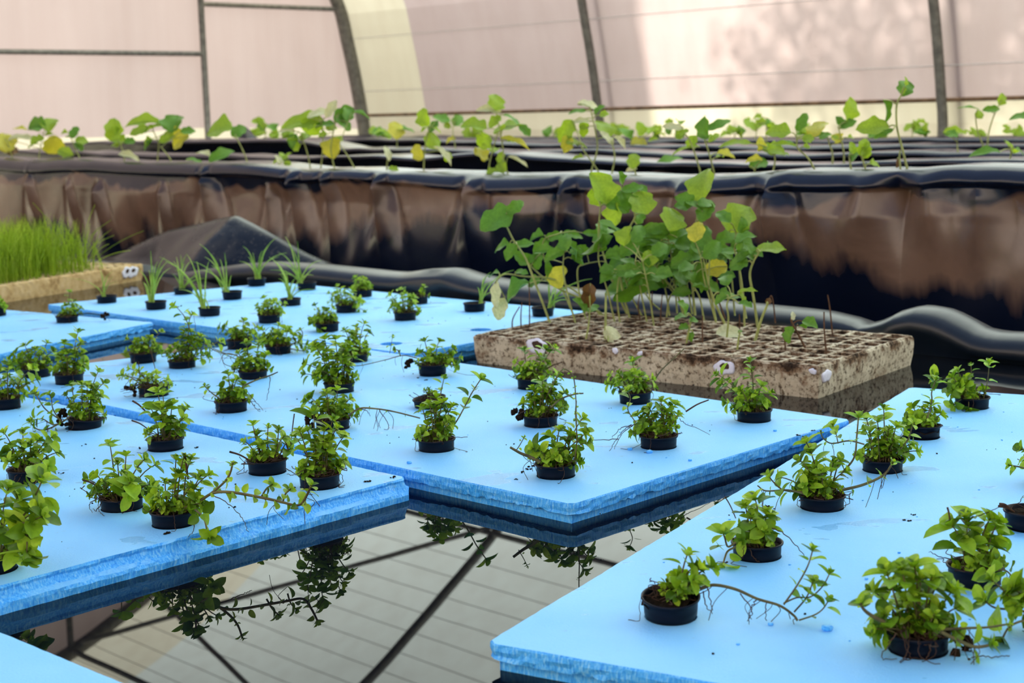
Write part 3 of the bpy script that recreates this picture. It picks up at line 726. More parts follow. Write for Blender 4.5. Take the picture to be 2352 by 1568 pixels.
def mint(key, xc, yb, w, label, bush=None, tips=(), runners=(), roots=(), sticks=(), hv=0.28, tilt=(0, 0), scale=1.0, lite=0.3, mat='mint', moss=5, seed=None, clump=None):
    rng = random.Random(seed if seed is not None else sum(ord(c) * (i + 7) for i, c in enumerate(key)))
    p = pot_place(xc, yb, w, hv); zr = hv * 0.06 + 0.001
    root = place_pot('potted_mint', p, zr, tilt, label, 'potted plant', 'potted mint plants on the blue rafts', rng)
    org = np.array(root.location); Y = p[1]
    top = np.array([p[0], p[1], ZT + zr - 0.007])
    mf, ms, mr = MB(), MB(), MB(); PARTS = []
    def pt(x, y, dy=0.0):
        q = at_depth(x, y, Y + dy); q[2] = max(q[2], ZT + 0.0015); return q
    def stem(tip, spread=0.018, rad=0.0010, sc=scale, lift=0.55, start=0.3, ds=0.0115, crown=True):
        a = rng.uniform(0, 6.28); r = spread * math.sqrt(rng.random())
        b = top + np.array([r * math.cos(a), r * math.sin(a), 0])
        lean = tip - b; hor = np.array([lean[0], lean[1], 0]); hl = np.linalg.norm(hor)
        if hl > 0.004: b = top + np.array([hor[0], hor[1], 0]) / hl * min(0.02, hl * .6) * rng.uniform(.4, 1) + np.array([r * math.cos(a), r * math.sin(a), 0]) * .5
        h = max(tip[2] - b[2], 0.012)
        c = b + np.array([(tip[0] - b[0]) * 0.25, (tip[1] - b[1]) * 0.25, h * lift + 0.006]) + np.array([rng.gauss(0, .003), rng.gauss(0, .003), 0])
        path = [b * (1 - t) ** 2 + 2 * c * t * (1 - t) + tip * t * t for t in np.linspace(0, 1, 8)]
        ms.tube(path, [rad * (1.15 - 0.55 * i / 7) for i in range(8)], 5)
        grow_leaves(mf, path, rng, sc, ds, start, crown)
    if bush:
        x0, x1, yt, n = bush
        rim_y = yb - hv * w - 0.05 * w; cxb = (x0 + x1) / 2
        for i in range(int(n * .82)):
            u = rng.uniform(-1, 1); x = cxb + u * (x1 - x0) / 2
            edge = max(0.12, 1 - abs(u) ** 2.2); hi = rim_y - (rim_y - yt) * edge * rng.uniform(0.35, 1.0)
            stem(pt(x, hi, rng.uniform(-.024, .026)), sc=scale * rng.uniform(.7, 1.0), rad=0.0008)
        for i in range(int(n * 0.45)):          # low short shoots that thicken the base
            a = rng.uniform(0, 6.28); r = rng.uniform(.006, .027)
            stem(top + np.array([r * math.cos(a), r * math.sin(a), rng.uniform(.008, .02)]), sc=scale * .62, rad=0.0007, ds=.006, start=.2)
    for tp in tips:
        x, y = tp[0], tp[1]; dy = tp[2] if len(tp) > 2 else rng.uniform(-.015, .015); sc = tp[3] if len(tp) > 3 else 1.12
        stem(pt(x, y, dy), spread=0.014, rad=0.0011, sc=scale * sc, lift=0.6, start=0.35, ds=0.0125)
    for rn in runners:
        opts = rn[1] if isinstance(rn[1], dict) else {}
        pts = rn[0] if isinstance(rn[1], dict) else rn
        n_ = len(pts); dy0, dy1 = opts.get('dy', (-0.02, -0.03))
        P = [pt(q[0], q[1], dy0 + (dy1 - dy0) * i / (n_ - 1)) for i, q in enumerate(pts)]
        path = catmull(P, 6); r0 = opts.get('r', 0.0013)
        mrun = MB(); mrun.tube(path, [r0 * (1 - 0.35 * i / len(path)) for i in range(len(path))], 6); PARTS.append(('runner', mrun, 'stem'))
        if opts.get('leaf', 1) > 0: grow_leaves(mf, path, rng, scale * opts.get('leaf', 1), opts.get('ds', .014), opts.get('start', .25), opts.get('crown', True))
        for i in range(opts.get('hang', 0)):
            q = path[rng.randrange(len(path) // 5, len(path) - 2)]; e = np.array([q[0] + rng.gauss(0, .01), q[1] + rng.gauss(0, .008), max(ZT + .0012, q[2] - rng.uniform(.015, .04))])
            mr.tube(catmull([q, (q + e) / 2 + np.array([rng.gauss(0, .004), 0, .002]), e], 4), 0.0004, 4)
    for rt_ in roots:
        P = [pt(q[0], q[1], -0.028 if len(q) < 3 else q[2]) for q in rt_]
        pa = catmull(P, 6); pa = [q + np.array([rng.gauss(0, .0006) for _ in range(3)]) for q in pa]
        mr.tube(pa, [0.0007 * (1 - .5 * i / len(pa)) for i in range(len(pa))], 4)
    for a, b, r in sticks:
        A_, B_ = pt(*a), pt(*b); mrun = MB(); PARTS.append(('twig', mrun, 'root')); mrun.tube(catmull([A_, (A_ + B_) / 2 + np.array([0, 0, .002]), B_], 4), [r * (1 - .3 * i / 8) for i in range(9)], 6)
    for i in range(moss * 3):                 # wiry roots and moss on the soil, some over the rim
        a = rng.uniform(0, 6.28); r = rng.uniform(.012, .026); c = top + np.array([r * math.cos(a), r * math.sin(a), 0.003])
        pa = [c]
        for j in range(4): pa.append(pa[-1] + np.array([rng.gauss(0, .006), rng.gauss(0, .006), rng.uniform(-.001, .006)]))
        mr.tube(catmull(pa, 3), 0.0005, 4, cap=False)
    for i in range(moss // 4):
        a = rng.uniform(3.3, 6.1); e = np.array([math.cos(a), math.sin(a), 0])
        o_ = top + e * 0.0335 * 0 
        pa = [top + e * .022 + np.array([0, 0, .006]), top + e * .0315 + np.array([0, 0, .0075]), top + e * .0345 + np.array([0, 0, -.004]), np.array([*(top + e * .037)[:2], ZT + .001]) + np.array([rng.gauss(0, .012), rng.gauss(0, .006), 0])]
        pa.append(pa[-1] + np.array([rng.gauss(0, .012), rng.gauss(0, .008), 0])); pa = catmull(pa, 5)
        mr.tube([q + np.array([rng.gauss(0, .0005), rng.gauss(0, .0005), 0]) for q in pa], 0.0004, 4)
    if clump:                                 # soil ball hanging beside the pot
        c = pt(clump[0], clump[1], -0.005)
        mb_ = MB(); PARTS.append(('soil_ball', mb_, 'soil'))
        for i in range(7): mb_.blob(c + np.array([rng.gauss(0, .005), rng.gauss(0, .004), rng.gauss(0, .005)]), rng.uniform(.003, .006), rng, 5)
        mb_.tube(catmull([top + np.array([0, 0, .004]), (c + top) / 2 + np.array([0, 0, .01]), c], 5), 0.0012, 5)
    ori = tuple(root.location)
    if ms.v: ms.build('stems', MT['stem'], root, origin=ori)
    if mf.v: mf.build('foliage', MT[mat], root, origin=ori)
    if mr.v: mr.build('roots', MT['root'], root, origin=ori)
    for nm_, m_, mt_ in PARTS: m_.build(nm_, MT[mt_], root, origin=ori)
    return root

def chives(key, xc, yb, w, label, base, tips, hv=0.28, tilt=(0, 0), rad=0.0019, extra=4):
    rng = random.Random(sum(ord(c) * (i + 3) for i, c in enumerate(key)))
    p = pot_place(xc, yb, w, hv); zr = hv * 0.06 + .001
    root = place_pot('potted_chives', p, zr, tilt, label, 'potted plant', 'potted chives on the far blue raft', rng)
    Y = p[1]; mb = MB(); top = np.array([p[0], p[1], ZT + zr - 0.008])
    bx = at_depth(base[0], base[1], Y)
    b0 = np.array([min(max(bx[0], p[0] - .02), p[0] + .02), Y, top[2]])
    for (x, y) in list(tips):
        for rep in range(1):
            dy = rng.uniform(-.03, .03); t = at_depth(x, y, Y + dy)
            b = b0 + np.array([rng.gauss(0, .004), rng.gauss(0, .005), 0]); h = abs(t[2] - b[2])
            c = b + np.array([(t[0] - b[0]) * 0.25, (t[1] - b[1]) * .25, h * 0.65 + 0.02])
            path = [b * (1 - s) ** 2 + 2 * c * s * (1 - s) + t * s * s for s in np.linspace(0, 1, 10)]
            mb.tube(path, [rad * (1 - 0.8 * (i / 9) ** 2) for i in range(10)], 5)
    for i in range(extra):
        b = b0 + np.array([rng.gauss(0, .005), rng.gauss(0, .005), 0]); t = b + np.array([rng.gauss(0, .03), rng.gauss(0, .02), rng.uniform(.03, .08)])
        c = b + (t - b) * .4 + np.array([0, 0, .02])
        mb.tube([b * (1 - s) ** 2 + 2 * c * s * (1 - s) + t * s * s for s in np.linspace(0, 1, 8)], [rad * (1 - 0.8 * (i_ / 7) ** 2) for i_ in range(8)], 5)
    mb.tube([b0 + np.array([0, 0, -.002]), b0 + np.array([0, 0, .008]), b0 + np.array([0, 0, .016])], [.004, .0035, .002], 7)
    mb.build('blades', MT['chive'], root, origin=tuple(root.location)); return root

# ---------------------------------------------------------------- the pots, read off the photograph (pixels of the 2352x1568 frame)
MINTS = [
 # near left raft
 dict(key='A1', xc=-14, yb=1322, w=112, hv=.30, label='mint pot cut by the left edge, large round leaves hanging over its rim', bush=(-70, 62, 1175, 12), scale=1.45, tips=[(40, 1140, 0), (92, 1165, -.02), (75, 1205, -.03), (20, 1120), (66, 1265, -.035), (100, 1185, -.03), (-20, 1150), (55, 1222, -.03)], runners=[([(10, 1230), (45, 1195), (75, 1150), (98, 1100)], dict(leaf=1.3, dy=(-.01, -.01))), ([(15, 1240), (55, 1200), (62, 1250), (58, 1285)], dict(leaf=1.2, dy=(-.03, -.04)))]),
 dict(key='A2', xc=66, yb=1111, w=109, hv=.29, label='mint pot near the left edge with one shoot drooping down its front', bush=(0, 125, 1010, 16), tips=[(8, 992), (52, 990), (121, 1003), (89, 1008), (133, 1038, 0, 1.2), (20, 1030), (112, 1070, -.03, 1.3), (5, 1045)], scale=1.12, runners=[([(70, 1060), (92, 1070), (86, 1100), (78, 1128), (60, 1138)], dict(dy=(-.025, -.04), leaf=.9))], roots=[[(50, 1060), (38, 1090), (28, 1125)], [(60, 1065), (45, 1100), (33, 1120)]]),
 dict(key='A3', xc=190, yb=988, w=87, hv=.26, tilt=(0.0, -.10), label='tilted mint pot on the near left raft with a leafy side shoot trailing left', bush=(148, 245, 880, 20), tips=[(227, 850), (165, 882), (188, 880), (240, 878), (232, 905), (150, 905), (210, 890)], runners=[([(160, 958), (125, 975), (98, 962), (75, 965)], dict(leaf=1.1, hang=4, dy=(-.02, -.03))), ([(140, 965), (105, 940), (88, 915), (80, 900)], dict(leaf=1.15)), ([(140, 968), (122, 940), (118, 915), (112, 903)], dict(leaf=.9)), ([(150, 965), (110, 985), (85, 985), (65, 965)], dict(leaf=1.0, r=.0015))], clump=(143, 958)),
 dict(key='A4', xc=13, yb=942, w=82, hv=.32, label='bushy mint pot half out of the picture at the left edge, behind the tilted pot', bush=(-35, 62, 855, 20), tips=[(78, 845), (20, 835), (88, 870), (62, 880), (-5, 850), (80, 905, 0, 1.1)]),
 dict(key='A5', xc=381, yb=1038, w=98, hv=.28, tilt=(0, -.03), label='round-leaved mint pot with a bare stick at left, beside the raft seam', bush=(330, 432, 955, 12), scale=1.15, tips=[(360, 897, 0, 1.3), (374, 902), (396, 925, 0, 1.2), (345, 935, 0, 1.3), (372, 935, -.02, 1.4), (430, 935), (424, 958), (415, 980), (388, 962)], sticks=[((304, 920), (335, 945), .0016), ((302, 965), (340, 985), .0013)]),
 dict(key='A6', xc=281, yb=1177, w=110, hv=.26, label='wide dense mint bush left of the long-runner pot near the torn edge', bush=(205, 385, 1075, 28), tips=[(252, 1017, 0, 1.25), (290, 1042, 0, 1.2), (270, 1062, 0, 1.2), (333, 1053), (200, 1100), (222, 1090), (360, 1065), (300, 1105, -.03, 1.6), (296, 1140, -.035, 1.4)], roots=[[(225, 1140), (205, 1160), (212, 1180)], [(235, 1150), (222, 1172), (215, 1168)], [(262, 1145), (290, 1170), (315, 1193)], [(195, 1115), (188, 1122), (184, 1120)]], sticks=[((190, 1102), (228, 1120), .0014)], moss=9),
 dict(key='A7', xc=400, yb=1215, w=124, hv=.30, label='mint pot nearest the torn raft edge, one shoot hanging over that edge', bush=(338, 478, 1110, 24), scale=1.05, tips=[(405, 1050), (412, 1085, 0, 1.3), (440, 1050), (462, 1090), (482, 1088), (380, 1105), (350, 1130), (424, 1045, .0, .8), (440, 1115)], runners=[([(462, 1148), (490, 1132), (530, 1130), (600, 1142), (645, 1152), (685, 1160), (702, 1142), (716, 1112)], dict(leaf=.95, r=.0021, hang=5, start=.1, dy=(-.02, -.05))), ([(475, 1140), (510, 1112), (527, 1090), (535, 1062)], dict(leaf=.6, r=.0018)), ([(448, 1170), (468, 1190), (478, 1230), (486, 1268)], dict(leaf=1.35, dy=(-.045, -.075), ds=.012, start=.1)), ([(600, 1142), (612, 1122), (626, 1112)], dict(leaf=.8)), ([(650, 1152), (655, 1135), (668, 1122)], dict(leaf=.8))], roots=[[(490, 1137, -.02), (530, 1160, -.03), (556, 1190, -.05), (570, 1222, -.075)], [(440, 1190, -.05), (446, 1215, -.06), (432, 1240, -.07)]], sticks=[((424, 1040), (432, 1100), .0016)]),
 dict(key='A8', xc=615, yb=1093, w=98, hv=.32, label='mint pot with a broken stick jutting left, left of the raft-corner pot', bush=(568, 668, 1030, 9), tips=[(580, 972, 0, 1.1), (590, 990), (616, 978, 0, 1.1), (640, 985), (652, 1002), (660, 1015), (560, 1012), (668, 1030), (600, 1018)], sticks=[((527, 1037), (575, 1058), .0016), ((676, 950), (668, 1020), .0010), ((650, 1000), (662, 1035), .0012)], roots=[[(580, 1052), (560, 1062), (556, 1065)], [(655, 1075), (680, 1088), (705, 1087)]], moss=8),
 dict(key='A9', xc=735, yb=1126, w=102, hv=.30, label='tall mint topped by a pale leaf star, closest to the near left raft corner', bush=(682, 795, 1000, 22), scale=1.1, tips=[(721, 945, 0, 1.6), (765, 962, 0, 1.2), (775, 980, 0, 1.15), (792, 1000), (688, 988), (705, 985), (745, 985), (790, 1055), (675, 1000), (752, 1010)], moss=12, roots=[[(700, 1078), (675, 1090), (660, 1088)], [(780, 1075), (797, 1080), (790, 1062)]]),
 # long middle raft
 dict(key='B1', xc=85, yb=868, w=71, hv=.28, label='thick curling mint at the left end of the middle raft, left of its taller twin', bush=(22, 130, 798, 22), tips=[(108, 785), (78, 800), (55, 790), (125, 805), (30, 815), (12, 830)]),
 dict(key='B2', xc=160, yb=884, w=76, hv=.32, label='mint pot with two upright reddish-stemmed shoots at the left end of the middle raft', bush=(112, 195, 805, 18), tips=[(180, 760, 0, 1.35), (186, 785, 0, 1.2), (147, 785, 0, 1.1), (152, 810), (190, 805), (196, 830)], scale=1.08),
 dict(key='B3', xc=330, yb=835, w=68, hv=.33, label='short-cropped mint pot left of the tallest mint by the gap between the rafts', bush=(285, 375, 770, 18), tips=[(292, 778), (372, 760), (345, 775), (310, 790)]),
 dict(key='B4', xc=419, yb=847, w=68, hv=.24, label='tallest mint with one long shoot rising above the gap between the rafts', bush=(380, 485, 755, 24), scale=1.08, tips=[(440, 775), (462, 770), (405, 790), (478, 790)], runners=[([(430, 810), (440, 775), (428, 735), (412, 712), (398, 700)], dict(leaf=1.15, dy=(0, .01))), ([(425, 815), (432, 770), (435, 735), (442, 720)], dict(leaf=1.1, dy=(0, 0))), ([(448, 800), (470, 790), (490, 803), (520, 815), (545, 826)], dict(leaf=0.3, r=.0012, hang=3, dy=(0, -.03))), ([(460, 805), (490, 790), (510, 782)], dict(leaf=1.0))], roots=[[(460, 790, 0), (450, 760, 0), (446, 725, 0)]]),
 dict(key='B5', xc=354, yb=913, w=80, hv=.29, label='sparse scrawny mint pot with a dark tangle of dead roots lying to its left', bush=(300, 395, 850, 10), scale=.85, mat='mintl', tips=[(295, 845), (280, 860), (315, 850), (340, 860), (360, 855), (272, 862), (385, 872)], roots=[[(318, 878), (300, 890), (278, 895)], [(315, 882), (295, 893), (275, 900)], [(320, 885), (305, 898), (285, 902)], [(325, 875), (300, 872), (285, 888)]], clump=(300, 893), moss=12, sticks=[((318, 830), (322, 870), .0009), ((345, 800), (358, 855), .0009)]),
 dict(key='B6', xc=532, yb=949, w=84, hv=.30, label='mint pot standing alone left of centre with loose roots and a stick pointing right', bush=(492, 572, 880, 16), scale=1.02, tips=[(522, 855, 0, .9), (535, 875), (560, 880), (510, 885), (545, 870)], runners=[([(505, 915), (490, 905), (475, 892), (470, 885)], dict(leaf=.75)), ([(560, 885), (590, 872), (620, 862), (638, 854)], dict(leaf=.25, r=.0016, crown=False, dy=(-.02, 0)))], roots=[[(572, 905), (590, 925), (605, 942)], [(620, 865, 0), (618, 890, 0), (612, 920, 0)], [(572, 915), (585, 935), (597, 945)]], moss=10),
 dict(key='B7', xc=582, yb=872, w=69, hv=.25, label='dense round mint bush with a black dead loop of stem at its left', bush=(532, 622, 792, 26), tips=[(565, 785), (595, 785), (615, 812), (545, 810), (548, 838)], runners=[([(555, 822), (530, 812), (512, 815), (515, 835), (545, 845)], dict(leaf=0, r=.0010)), ([(545, 815), (520, 812), (490, 800)], dict(leaf=0, r=.0012))], moss=6),
 dict(key='B8', xc=780, yb=904, w=79, hv=.28, label='tall full mint in the middle of the long raft, big pale leaves spilling left', bush=(715, 825, 805, 26), scale=1.15, tips=[(745, 775, 0, 1.2), (725, 800), (700, 835), (698, 858), (720, 790), (770, 775), (800, 800), (815, 815), (735, 850, -.03), (790, 795), (805, 790)], hv_=0),
 dict(key='B9', xc=765, yb=990, w=83, hv=.27, label='mint pot with dark root lump at left and long bare runner reaching right', bush=(705, 820, 905, 22), scale=1.0, tips=[(775, 892, 0, 1.3), (745, 905), (750, 900), (805, 915), (700, 918), (712, 912), (795, 935), (822, 940)], runners=[([(800, 955), (825, 938), (860, 938), (905, 945), (965, 960)], dict(leaf=.35, r=.0018, hang=6, ds=.03, crown=False, dy=(-.02, -.03)))], roots=[[(870, 940), (888, 965), (892, 985), (882, 997)], [(828, 938), (845, 945), (850, 955)]], clump=(708, 966), moss=9),
 dict(key='B10', xc=551, yb=803, w=56, hv=.32, label='mint pot at the far corner of the middle raft, left neighbour of the sprawling one', bush=(502, 600, 750, 18), tips=[(502, 752, 0, 1.1), (560, 735), (515, 748), (590, 750), (540, 755)]),
 dict(key='B11', xc=640, yb=814, w=58, hv=.28, label='low sprawling mint at the far edge of the middle raft, its shoots creeping right', bush=(592, 695, 748, 26), tips=[(600, 755), (640, 745), (665, 752), (690, 775), (705, 790)], runners=[([(660, 795), (690, 780), (695, 765), (690, 755)], dict(leaf=.9)), ([(665, 800), (695, 805), (715, 800)], dict(leaf=.8, hang=4))], moss=9),
 dict(key='B12', xc=815, yb=833, w=56, hv=.25, label='upright mint bush at the far edge of the middle raft behind the tall full one', bush=(778, 848, 752, 24), tips=[(838, 740), (820, 748), (800, 760), (848, 760), (790, 755)]),
 dict(key='B13', xc=994, yb=865, w=72, hv=.36, label='mint pot with a hanging black soil ball and thin runner pointing left', bush=(955, 1050, 800, 18), tips=[(975, 780), (1010, 782), (1045, 800), (960, 805), (1058, 820), (1035, 810), (1050, 840, -.03)], runners=[([(958, 822), (925, 816), (890, 825), (835, 838), (815, 840)], dict(leaf=.2, r=.0011, crown=False, hang=3, dy=(-.01, -.02))), ([(920, 818), (915, 805), (905, 802)], dict(leaf=.7)), ([(895, 812), (898, 795), (902, 770)], dict(leaf=.7, r=.0007, dy=(0, 0)))], clump=(936, 836)),
 dict(key='B14', xc=993, yb=940, w=88, hv=.27, tilt=(.10, 0), label='nearly bare pot with only two tiny sprigs standing in dark soil', tips=[(1021, 866, .0, 1.1), (985, 893, 0, .8), (975, 895, 0, .7), (992, 900, .01, .7)], moss=3),
 dict(key='B15', xc=1003, yb=1040, w=96, hv=.28, label='mint pot before the nearly bare one, a long shoot leaning right', bush=(960, 1050, 925, 20), scale=1.05, tips=[(1002, 910, 0, 1.2), (985, 925), (1030, 935), (1040, 930), (970, 935), (1018, 920)], runners=[([(1035, 985), (1050, 965), (1072, 925), (1085, 900), (1106, 868)], dict(leaf=1.3, ds=.017, start=.2, dy=(-.01, -.02)))], moss=9),
 dict(key='B16', xc=1223, yb=896, w=75, hv=.32, label='mint pot on the middle raft before the left end of the stained tray', bush=(1178, 1285, 815, 22), tips=[(1205, 800), (1275, 795), (1255, 800), (1182, 830), (1240, 815), (1190, 850, -.02)], sticks=[((1250, 850), (1290, 832), .0014)]),
 dict(key='B17', xc=1242, yb=983, w=84, hv=.28, label='shaggy mint with a long curved stem bowing over to the right and woody twigs', bush=(1188, 1310, 885, 26), scale=1.05, tips=[(1245, 870, 0, 1.3), (1225, 890), (1275, 880), (1300, 900), (1200, 925), (1215, 910), (1285, 862)], runners=[([(1265, 935), (1290, 915), (1320, 905), (1340, 903)], dict(leaf=.25, r=.0018, crown=False, hang=2)), ([(1258, 905), (1290, 850), (1315, 862), (1322, 905), (1324, 960), (1325, 1005)], dict(leaf=.35, r=.0012, dy=(-.01, -.05), crown=False))], roots=[[(1205, 945), (1192, 950), (1188, 955)], [(1285, 960), (1300, 968), (1290, 985)]], clump=(1190, 950), moss=10),
 dict(key='B18', xc=1277, yb=1102, w=101, hv=.30, label='mint pot at the viewer-pointing raft corner, thick bare stick jutting left', bush=(1215, 1345, 1020, 22), scale=1.15, tips=[(1285, 985, 0, 1.3), (1340, 958, 0, 1.1), (1262, 998), (1310, 995, 0, 1.2), (1350, 990), (1222, 1030), (1240, 1035, -.02, 1.3), (1352, 1015), (1330, 1010)], runners=[([(1240, 1060), (1215, 1048), (1195, 1040), (1172, 1027)], dict(leaf=0, r=.0028, hang=4)), ([(1185, 1035), (1195, 1020), (1205, 1002)], dict(leaf=.45, r=.0007)), ([(1320, 1055), (1325, 1010), (1322, 950), (1324, 920)], dict(leaf=0.2, r=.0011, crown=False))], moss=7),
 dict(key='B19', xc=1459, yb=930, w=78, hv=.33, label='mint pot with a long thin stem slanting up right before the stained tray', bush=(1390, 1515, 855, 20), tips=[(1452, 828, 0, 1.3), (1475, 860), (1400, 862), (1420, 855), (1395, 880, -.02), (1500, 870), (1425, 870)], runners=[([(1495, 890), (1515, 855), (1545, 825), (1572, 800)], dict(leaf=.12, r=.0014, crown=False, dy=(0, .01)))]),
 dict(key='B20', xc=1513, yb=1034, w=92, hv=.30, label='mint pot with a beard of bare roots falling left, twig pointing right', bush=(1445, 1575, 935, 26), scale=1.05, tips=[(1518, 918, 0, 1.3), (1490, 935), (1540, 930), (1555, 925), (1462, 950), (1480, 940), (1560, 950)], runners=[([(1460, 970), (1442, 940), (1448, 915), (1440, 895)], dict(leaf=1.0, r=.0009, dy=(-.01, -.02)))], roots=[[(1460, 972), (1435, 985), (1415, 1010), (1400, 1042)], [(1455, 975), (1430, 995), (1410, 1030)], [(1450, 975), (1425, 985), (1405, 1005)], [(1562, 960), (1575, 975), (1600, 982), (1630, 998)], [(1420, 1008), (1380, 1010), (1355, 1010)]], sticks=[((1575, 945), (1628, 918), .0014)], moss=8),
 dict(key='B21', xc=1732, yb=972, w=85, hv=.30, label='mint pot at the right end of the middle raft, one leafy shoot out left', bush=(1680, 1768, 890, 18), scale=1.05, tips=[(1722, 826, 0, 1.0), (1725, 850), (1645, 858, 0, 1.2), (1655, 880, 0, 1.2), (1750, 885), (1770, 900), (1665, 925, -.02, 1.1), (1700, 895)], moss=7),
 # far raft
 dict(key='C9', xc=619, yb=743, w=58, hv=.34, label='globe-shaped mint on the far raft, in front of the leek-like chives', bush=(588, 652, 685, 26), scale=.9, mat='mintl', tips=[(605, 682), (630, 690), (655, 695), (590, 700)]),
 dict(key='C10', xc=752, yb=763, w=57, hv=.33, label='mint on the far raft with one pale stem down its front, nearest the middle raft', bush=(712, 782, 705, 22), tips=[(722, 700), (765, 705), (735, 760, -.03), (750, 712)], scale=1.0),
 dict(key='C11', xc=796, yb=719, w=55, hv=.33, label='mint on the far raft with two large leaves drooping at its right', bush=(752, 832, 660, 24), scale=.95, mat='mintl', tips=[(775, 655), (810, 665), (825, 690, -.02, 1.6), (838, 715, -.02, 1.3), (755, 672)]),
 dict(key='C12', xc=833, yb=683, w=46, hv=.33, label='small round mint at the back edge of the far raft, below the dusty liner', bush=(808, 855, 636, 22), scale=.9, mat='mintl', tips=[(815, 635), (840, 640), (853, 655)]),
 dict(key='C13', xc=931, yb=737, w=55, hv=.33, label='bright lime mint standing alone right of centre on the far raft', bush=(892, 965, 668, 24), scale=.95, mat='mintl', tips=[(895, 675), (920, 662), (950, 680), (965, 715), (900, 690)]),
 dict(key='C14', xc=960, yb=699, w=46, hv=.33, label='pot with one thin sprig half hidden behind the bright lime mint', tips=[(975, 655, 0, .8), (968, 675, 0, .7)], bush=(950, 985, 665, 3)),
 # raft at the left edge
 dict(key='E1', xc=155, yb=742, w=56, hv=.26, label='mint pot on the left-edge raft with a tall tuft and a withered leaf trailing right', bush=(140, 190, 690, 18), scale=.85, tips=[(160, 668), (172, 690), (185, 705), (150, 700)], roots=[[(132, 725), (125, 722), (119, 720)], [(180, 722), (210, 718), (240, 722)], [(240, 722), (246, 728), (254, 742)]], clump=(243, 726)),
 dict(key='E2', xc=-9, yb=727, w=54, hv=.33, label='pot cut by the picture edge on the left-edge raft, few leaves showing', bush=(-30, 12, 680, 8), tips=[(4, 690), (8, 700)]),
 # bright raft at the lower right
 dict(key='D1', xc=1541, yb=1434, w=135, hv=.40, tilt=(.06, -.10), label='tilted pot near the lower raft corner whose arched runner roots again to the right', bush=(1530, 1625, 1320, 9), scale=1.1, tips=[(1581, 1268, 0, 1.3), (1598, 1300, 0, 1.2), (1612, 1300), (1640, 1300, 0, 1.0), (1560, 1325), (1548, 1335), (1595, 1330, -.02)], runners=[([(1608, 1352), (1640, 1343), (1690, 1353), (1740, 1375), (1790, 1390), (1822, 1412), (1832, 1425)], dict(leaf=0, r=.0018, hang=7, dy=(-.015, -.03))), ([(1800, 1388), (1830, 1345), (1855, 1300), (1868, 1258)], dict(leaf=.95, r=.0010, ds=.016, dy=(-.03, -.02))), ([(1800, 1385), (1830, 1372), (1862, 1370), (1890, 1345), (1908, 1312)], dict(leaf=.95, ds=.013, r=.0009, dy=(-.03, -.02))), ([(1824, 1405), (1850, 1375), (1862, 1350), (1868, 1332)], dict(leaf=.9, ds=.013, r=.0009, dy=(-.03, -.03))), ([(1835, 1424), (1870, 1412), (1890, 1398), (1905, 1375)], dict(leaf=.95, ds=.016, r=.0009, dy=(-.03, -.03)))], roots=[[(1625, 1350), (1632, 1380), (1636, 1408)], [(1615, 1360), (1622, 1390), (1634, 1405)], [(1735, 1380), (1725, 1400), (1720, 1430)], [(1700, 1362), (1725, 1400), (1718, 1428)], [(1760, 1385), (1758, 1410), (1762, 1430)]]),
 dict(key='D2', xc=1739, yb=1292, w=125, hv=.28, label='wide-open pot with one tall shoot and a leafy sprig flopping over its left rim', bush=(1695, 1770, 1195, 7), scale=1.15, tips=[(1733, 1142, 0, 1.4), (1712, 1160, 0, 1.3), (1705, 1210), (1760, 1175), (1755, 1215, -.02, 1.2), (1740, 1210), (1775, 1180, 0, .8), (1725, 1185)], runners=[([(1690, 1245), (1672, 1255), (1665, 1235), (1660, 1222)], dict(leaf=1.35, start=.3, dy=(-.03, -.035), ds=.010)), ([(1690, 1255), (1672, 1265), (1665, 1280), (1660, 1300)], dict(leaf=1.2, dy=(-.03, -.04)))], roots=[[(1770, 1212), (1800, 1225), (1830, 1255), (1855, 1282)], [(1668, 1290), (1670, 1310), (1640, 1320)], [(1722, 1262), (1735, 1285), (1745, 1297)]], sticks=[((1655, 1212), (1690, 1245), .0018), ((1665, 1140), (1690, 1190), .0009)]),
 dict(key='D3', xc=1888, yb=1177, w=105, hv=.27, label='big mint bush whose green runner arches up past the pot behind it', bush=(1815, 1950, 1075, 22), scale=1.1, tips=[(1850, 1012, 0, 1.2), (1860, 1035, 0, 1.2), (1930, 1055, 0, 1.2), (1915, 1060), (1835, 1055), (1845, 1085), (1945, 1080), (1870, 1075), (1790, 1095)], runners=[([(1845, 1130), (1800, 1125), (1775, 1105), (1765, 1090)], dict(leaf=1.15, dy=(-.02, -.02), ds=.011)), ([(1850, 1135), (1810, 1125), (1760, 1127), (1740, 1115)], dict(leaf=.3, r=.0013, hang=4, crown=False)), ([(1935, 1125), (1985, 1112), (2030, 1090), (2052, 1060)], dict(leaf=.9, r=.0020, hang=5, ds=.02, start=.05, dy=(-.02, -.03))), ([(1935, 1085), (1962, 1050), (1968, 1000), (1972, 955)], dict(leaf=1.4, r=.0014, ds=.022, start=.5, dy=(0, 0)))], moss=12),
 dict(key='D4', xc=2027, yb=1089, w=106, hv=.28, label='mint pot behind the big bush with a bare stem curving out to the left', bush=(1965, 2085, 975, 26), scale=1.08, tips=[(2030, 935, 0, 1.0), (1990, 960), (2015, 965, 0, 1.2), (2060, 975), (2080, 995), (1985, 985), (2095, 1020), (2110, 1035, -.02)], runners=[([(1985, 1020), (1950, 1012), (1910, 1018), (1890, 1005), (1885, 990)], dict(leaf=.4, r=.0012, hang=2)), ([(1925, 1018), (1920, 995), (1912, 975)], dict(leaf=1.05, r=.0008)), ([(2060, 1040), (2085, 1010), (2095, 980), (2100, 970)], dict(leaf=1.0))]),
